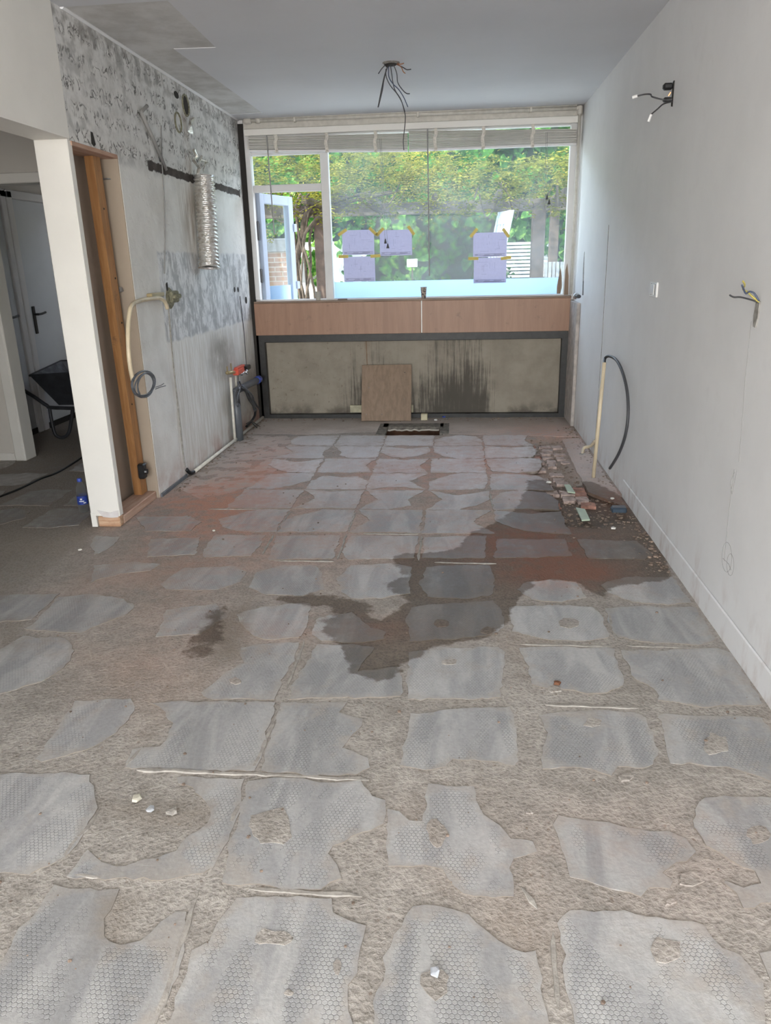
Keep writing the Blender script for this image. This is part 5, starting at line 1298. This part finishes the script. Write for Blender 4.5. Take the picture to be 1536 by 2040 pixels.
def leaf_quad(c, d, n, L, W):
    s = d.cross(n).normalized()*W; m = c+d*L*.45
    return [c, m+s+n*W*.25, c+d*L, m-s+n*W*.25], [(0, 1, 2), (0, 2, 3)]
rw_ = random.Random(11)
def rvec(r, z0=-1, z1=1):
    a = r.uniform(0, 2*pi); z = r.uniform(z0, z1); q = math.sqrt(max(0, 1-z*z)); return Vector((q*math.cos(a), q*math.sin(a), z))
ws = thing('wisteria', (-1.78, 9.5, -.12), 'yellow green wisteria growing over the pergola', 'climber')
fo = MB()
def spray(c, d, L, b):
    n = (Vector((0, 0, 1)) - d*d.z).normalized() if abs(d.z) < .97 else Vector((1, 0, 0))
    s = d.cross(n).normalized(); k = 5
    for i in range(k):
        t = (i+.6)/k; p = c+d*L*t+Vector((0, 0, -.05*t*t)); ll = .062*(1.1-.5*abs(t-.45))
        for sg in (-1, 1):
            dd = (s*sg+d*.45+n*rw_.uniform(-.35, .2)).normalized()
            b.add(*leaf_quad(p, dd, (n+rvec(rw_)*.35).normalized(), ll, .0125))
    b.add(*leaf_quad(c+d*L, d, n, .06, .0125))
def wtop(x, y): return 2.52+.16*mnoise.noise((x*.9, y*.9, 2))+.12*mnoise.noise((x*2.3, y*2.1, 5)) + (.10 if x < -.6 else 0.0)
for i in range(2300):
    x = rw_.uniform(-3.5, 2.7); y = 9.15+1.9*rw_.random()**1.8; zt = wtop(x, y)
    u = rw_.random(); z = zt-(zt-1.98)*u**1.5 + (rw_.uniform(0, .08))
    if rw_.random() < .10: z -= rw_.uniform(.05, .35)
    d = rvec(rw_, -.7, .45); d.y -= .35; d.normalize()
    spray(Vector((x, y, z)), d, rw_.uniform(.14, .24), fo)
tag(part(ws, fo, 'foliage', M_WIST), kind='stuff')
trk = [(-1.95, 9.50, -.12), (-1.93, 9.48, .5), (-1.88, 9.5, .9), (-1.95, 9.52, 1.35), (-1.86, 9.55, 1.75), (-1.75, 9.55, 2.0), (-1.3, 9.6, 2.15)]
part(ws, MB().tube(smooth_path(trk, 5), .04, 8, rs=None), 'trunk', M_BARK, True)
for k in range(7):
    a = rw_.uniform(-.14, .14); p = [(-1.86+a*.6+.05*math.sin(k+z*3), 9.46+.1*math.cos(k*2+z*4), z) for z in (-.12, .5, 1.0, 1.4, 1.75)]+[(-1.8+a*3, 9.5, 2.05), (-1.6+a*7, 9.6, 2.2)]
    part(ws, MB().tube(smooth_path(p, 4), .010+.008*rw_.random(), 6), 'vine_stem', M_BARK, True)
for k in range(26):
    x = rw_.uniform(-2.8, 2.2); y = rw_.uniform(9.25, 9.9); dx_ = rw_.uniform(-.7, .7)
    p = [(x, y, 2.25), (x+dx_*.3, y-.1, 2.0+rw_.uniform(-.05, .1)), (x+dx_*.7, y-.12, 1.93+rw_.uniform(-.12, .1)), (x+dx_, y-.05, 2.05+rw_.uniform(-.2, .15))]
    part(ws, MB().tube(smooth_path(p, 4), .005+.008*rw_.random(), 5), 'branch', M_BARK, True)

# broad-leaved vine covering the boundary behind
hd = thing('leafy_vine', (0, 12.3, -.12), 'broad green leafed vine covering the boundary behind the pergola', 'climber')
b = MB(); NX, NZ = 44, 22
for j in range(NZ+1):
    for i in range(NX+1):
        x = -7+14*i/NX; z = .3+3.5*j/NZ
        b.v.append((x, 12.45+.25*mnoise.noise((x*1.3, z*1.3, 0))+.12*mnoise.noise((x*4, z*4, 0)), z))
for j in range(NZ):
    for i in range(NX): b.f.append((j*(NX+1)+i, j*(NX+1)+i+1, (j+1)*(NX+1)+i+1, (j+1)*(NX+1)+i))
n0 = len(b.v); b.box(-7, 7, 12.7, 13.0, -.1, 3.8)
part(hd, b, 'dense_stems', M_HEDGE, True)
LV = [(0, 0, 0), (.045, -.012, .006), (.062, .03, .012), (.045, .075, .008), (0, .13, -.01), (-.045, .075, .008), (-.062, .03, .012), (-.045, -.012, .006), (0, .05, -.004)]
LF = [(8, 0, 1), (8, 1, 2), (8, 2, 3), (8, 3, 4), (8, 4, 5), (8, 5, 6), (8, 6, 7), (8, 7, 0)]
lmesh = bpy.data.meshes.new('leaf'); lmesh.from_pydata(LV, [], LF); lmesh.update(); lmesh.materials.append(M_IVY)
def leaf_mat4(c, s):
    d = Vector((rw_.uniform(-.6, .6), rw_.uniform(-.5, -.05), rw_.uniform(-1.0, -.25))).normalized()
    n = (Vector((rw_.uniform(-.5, .5), -1, rw_.uniform(.0, .9)))).normalized(); x = d.cross(n).normalized(); n = x.cross(d)
    return Matrix(((x.x*s, d.x*s, n.x*s, c.x), (x.y*s, d.y*s, n.y*s, c.y), (x.z*s, d.z*s, n.z*s, c.z), (0, 0, 0, 1)))
rest = MB(); cnt = 0
for i in range(2300):
    near = i < 270
    if near and i % 3: x, z = rw_.uniform(-.9, 2.2), rw_.uniform(2.45, 3.45)
    elif near: x, z = rw_.uniform(-2.2, 1.6), rw_.uniform(1.15, 2.3)
    else:
        x, z = rw_.uniform(-5, 4.5), rw_.uniform(1.0, 3.9)
        if z < 1.7 and rw_.random() < .55: continue
    y = rw_.uniform(11.45, 11.95) if near else rw_.uniform(11.7, 12.3)
    if z < 1.75 and x < -1.2: y = min(y, 11.86)
    m4 = leaf_mat4(Vector((x, y, z)), rw_.uniform(.9, 1.7))
    if near:
        o = bpy.data.objects.new('leaf', lmesh); COL.objects.link(o); o.parent = hd
        m4.translation -= hd.location; o.matrix_local = m4
    else: rest.add([m4 @ Vector(v) for v in LV], LF)
tag(part(hd, rest, 'leaf_mass', M_IVY), kind='stuff')
# shrub low at the foot of the white wall
for nm, cx, cy, rx, rz, lb in (('shrub', -.95, 11.2, .26, 1.25, 'small bright shrub in front of the white garden wall'), ('shrub', .62, 11.2, .2, 1.35, 'narrow green shrub beside the slatted screen'), ('shrub', -2.6, 10.6, .45, 1.12, 'low grey green shrub below the brick wall'), ('shrub', 1.75, 11.4, .35, 1.75, 'green shrub behind the grey board fence')):
    sh = thing(nm, (cx, cy, -.12), lb, 'shrub', 'garden shrubs'); b = MB()
    for k in range(420):
        v = rvec(rw_); r_ = rw_.random()**.4; p = Vector((cx+v.x*rx*r_, cy+v.y*rx*r_, .5+(rz-.5)*(.5+.5*v.z*r_)+.0))
        d = rvec(rw_, -.5, .7); b.add(*leaf_quad(p, d, d.orthogonal().normalized(), .09, .028))
    tag(part(sh, b, 'foliage', M_IVY), kind='stuff')
    for k in range(4): part(sh, MB().tube([(cx, cy, -.12), (cx+rw_.uniform(-.1, .1), cy, .4), (cx+rw_.uniform(-.2, .2), cy+rw_.uniform(-.1, .1), rz*.8)], .012, 5), 'stem', M_BARK)
sc_ = thing('slatted_screen', (.9, 11.6, -.12), 'white horizontally slatted screen right of the drawings', 'screen')
for k in range(34): part(sc_, MB().bbox(.60, 1.30, 11.6, 11.625, -.05+k*.05, -.016+k*.05, .003), 'slat', M_GSLAT)
for x in (.62, 1.28): part(sc_, MB().bbox(x-.03, x+.03, 11.625, 11.68, -.12, 1.66, .004), 'post', M_GSLAT)
gf = thing('board_fence', (1.35, 10.4, -.12), 'grey vertical board fence at the right end of the view', 'fence')
for k in range(14): part(gf, MB().bbox(1.08+k*.05, 1.12+k*.05, 10.4, 10.42, -.1, 1.36, .003), 'board', M_GREYF)
part(gf, MB().bbox(1.05, 1.8, 10.42, 10.46, 1.1, 1.18, .004), 'rail', M_GREYF)
# folded white garden chair leaning under the pergola
chx = on(1003, 445, 'y', 9.2)
fc = thing('folding_chair', (chx.x, 9.2, -.12), 'folded white garden chair standing under the pergola', 'chair')
def fpart(u0, u1, z0, z1, t0, t1, nm):
    b = MB().bbox(u0, u1, t0, t1, z0, z1, .004); V = []
    for u, t, z in b.v: V.append((chx.x+.0+u*.30+t*.9+(z-1.9)*.20, 9.2+t*.45-u*.9, z-.10))
    b.v = V; part(fc, b, nm, M_SASH)
fpart(-.19, -.15, 0, 2.02, -.03, .03, 'side_rail'); fpart(.15, .19, 0, 2.02, -.03, .03, 'side_rail')
fpart(-.15, .15, 1.88, 2.02, -.02, .02, 'back_slat')
for u in (-.1, 0, .1): fpart(u-.03, u+.03, 1.30, 1.88, -.015, .015, 'back_slat')
fpart(-.15, .15, 1.22, 1.30, -.02, .02, 'back_slat'); fpart(-.15, .15, .3, .36, -.02, .02, 'back_slat')
sg = on(821, 524, 'y', 11.4)
sgn = thing('small_sign', (sg.x, 11.4, sg.z-.1), 'small white sign on a stake among the leaves', 'sign')
part(sgn, MB().bbox(sg.x-.075, sg.x+.075, 11.395, 11.405, sg.z-.055, sg.z+.055, .004), 'sign_plate', M_WHPL)
part(sgn, MB().obox((sg.x, 11.41, -.12), (sg.x, 11.41, sg.z), .02, .01, (0, 1, 0)), 'stake', M_POST)
for k in range(3): part(sgn, MB().box(sg.x-.045+k*.03, sg.x-.025+k*.03, 11.393, 11.396, sg.z-.02, sg.z+.01), 'sign_mark', plain('pink print', (.6, .35, .3, 1), .7))
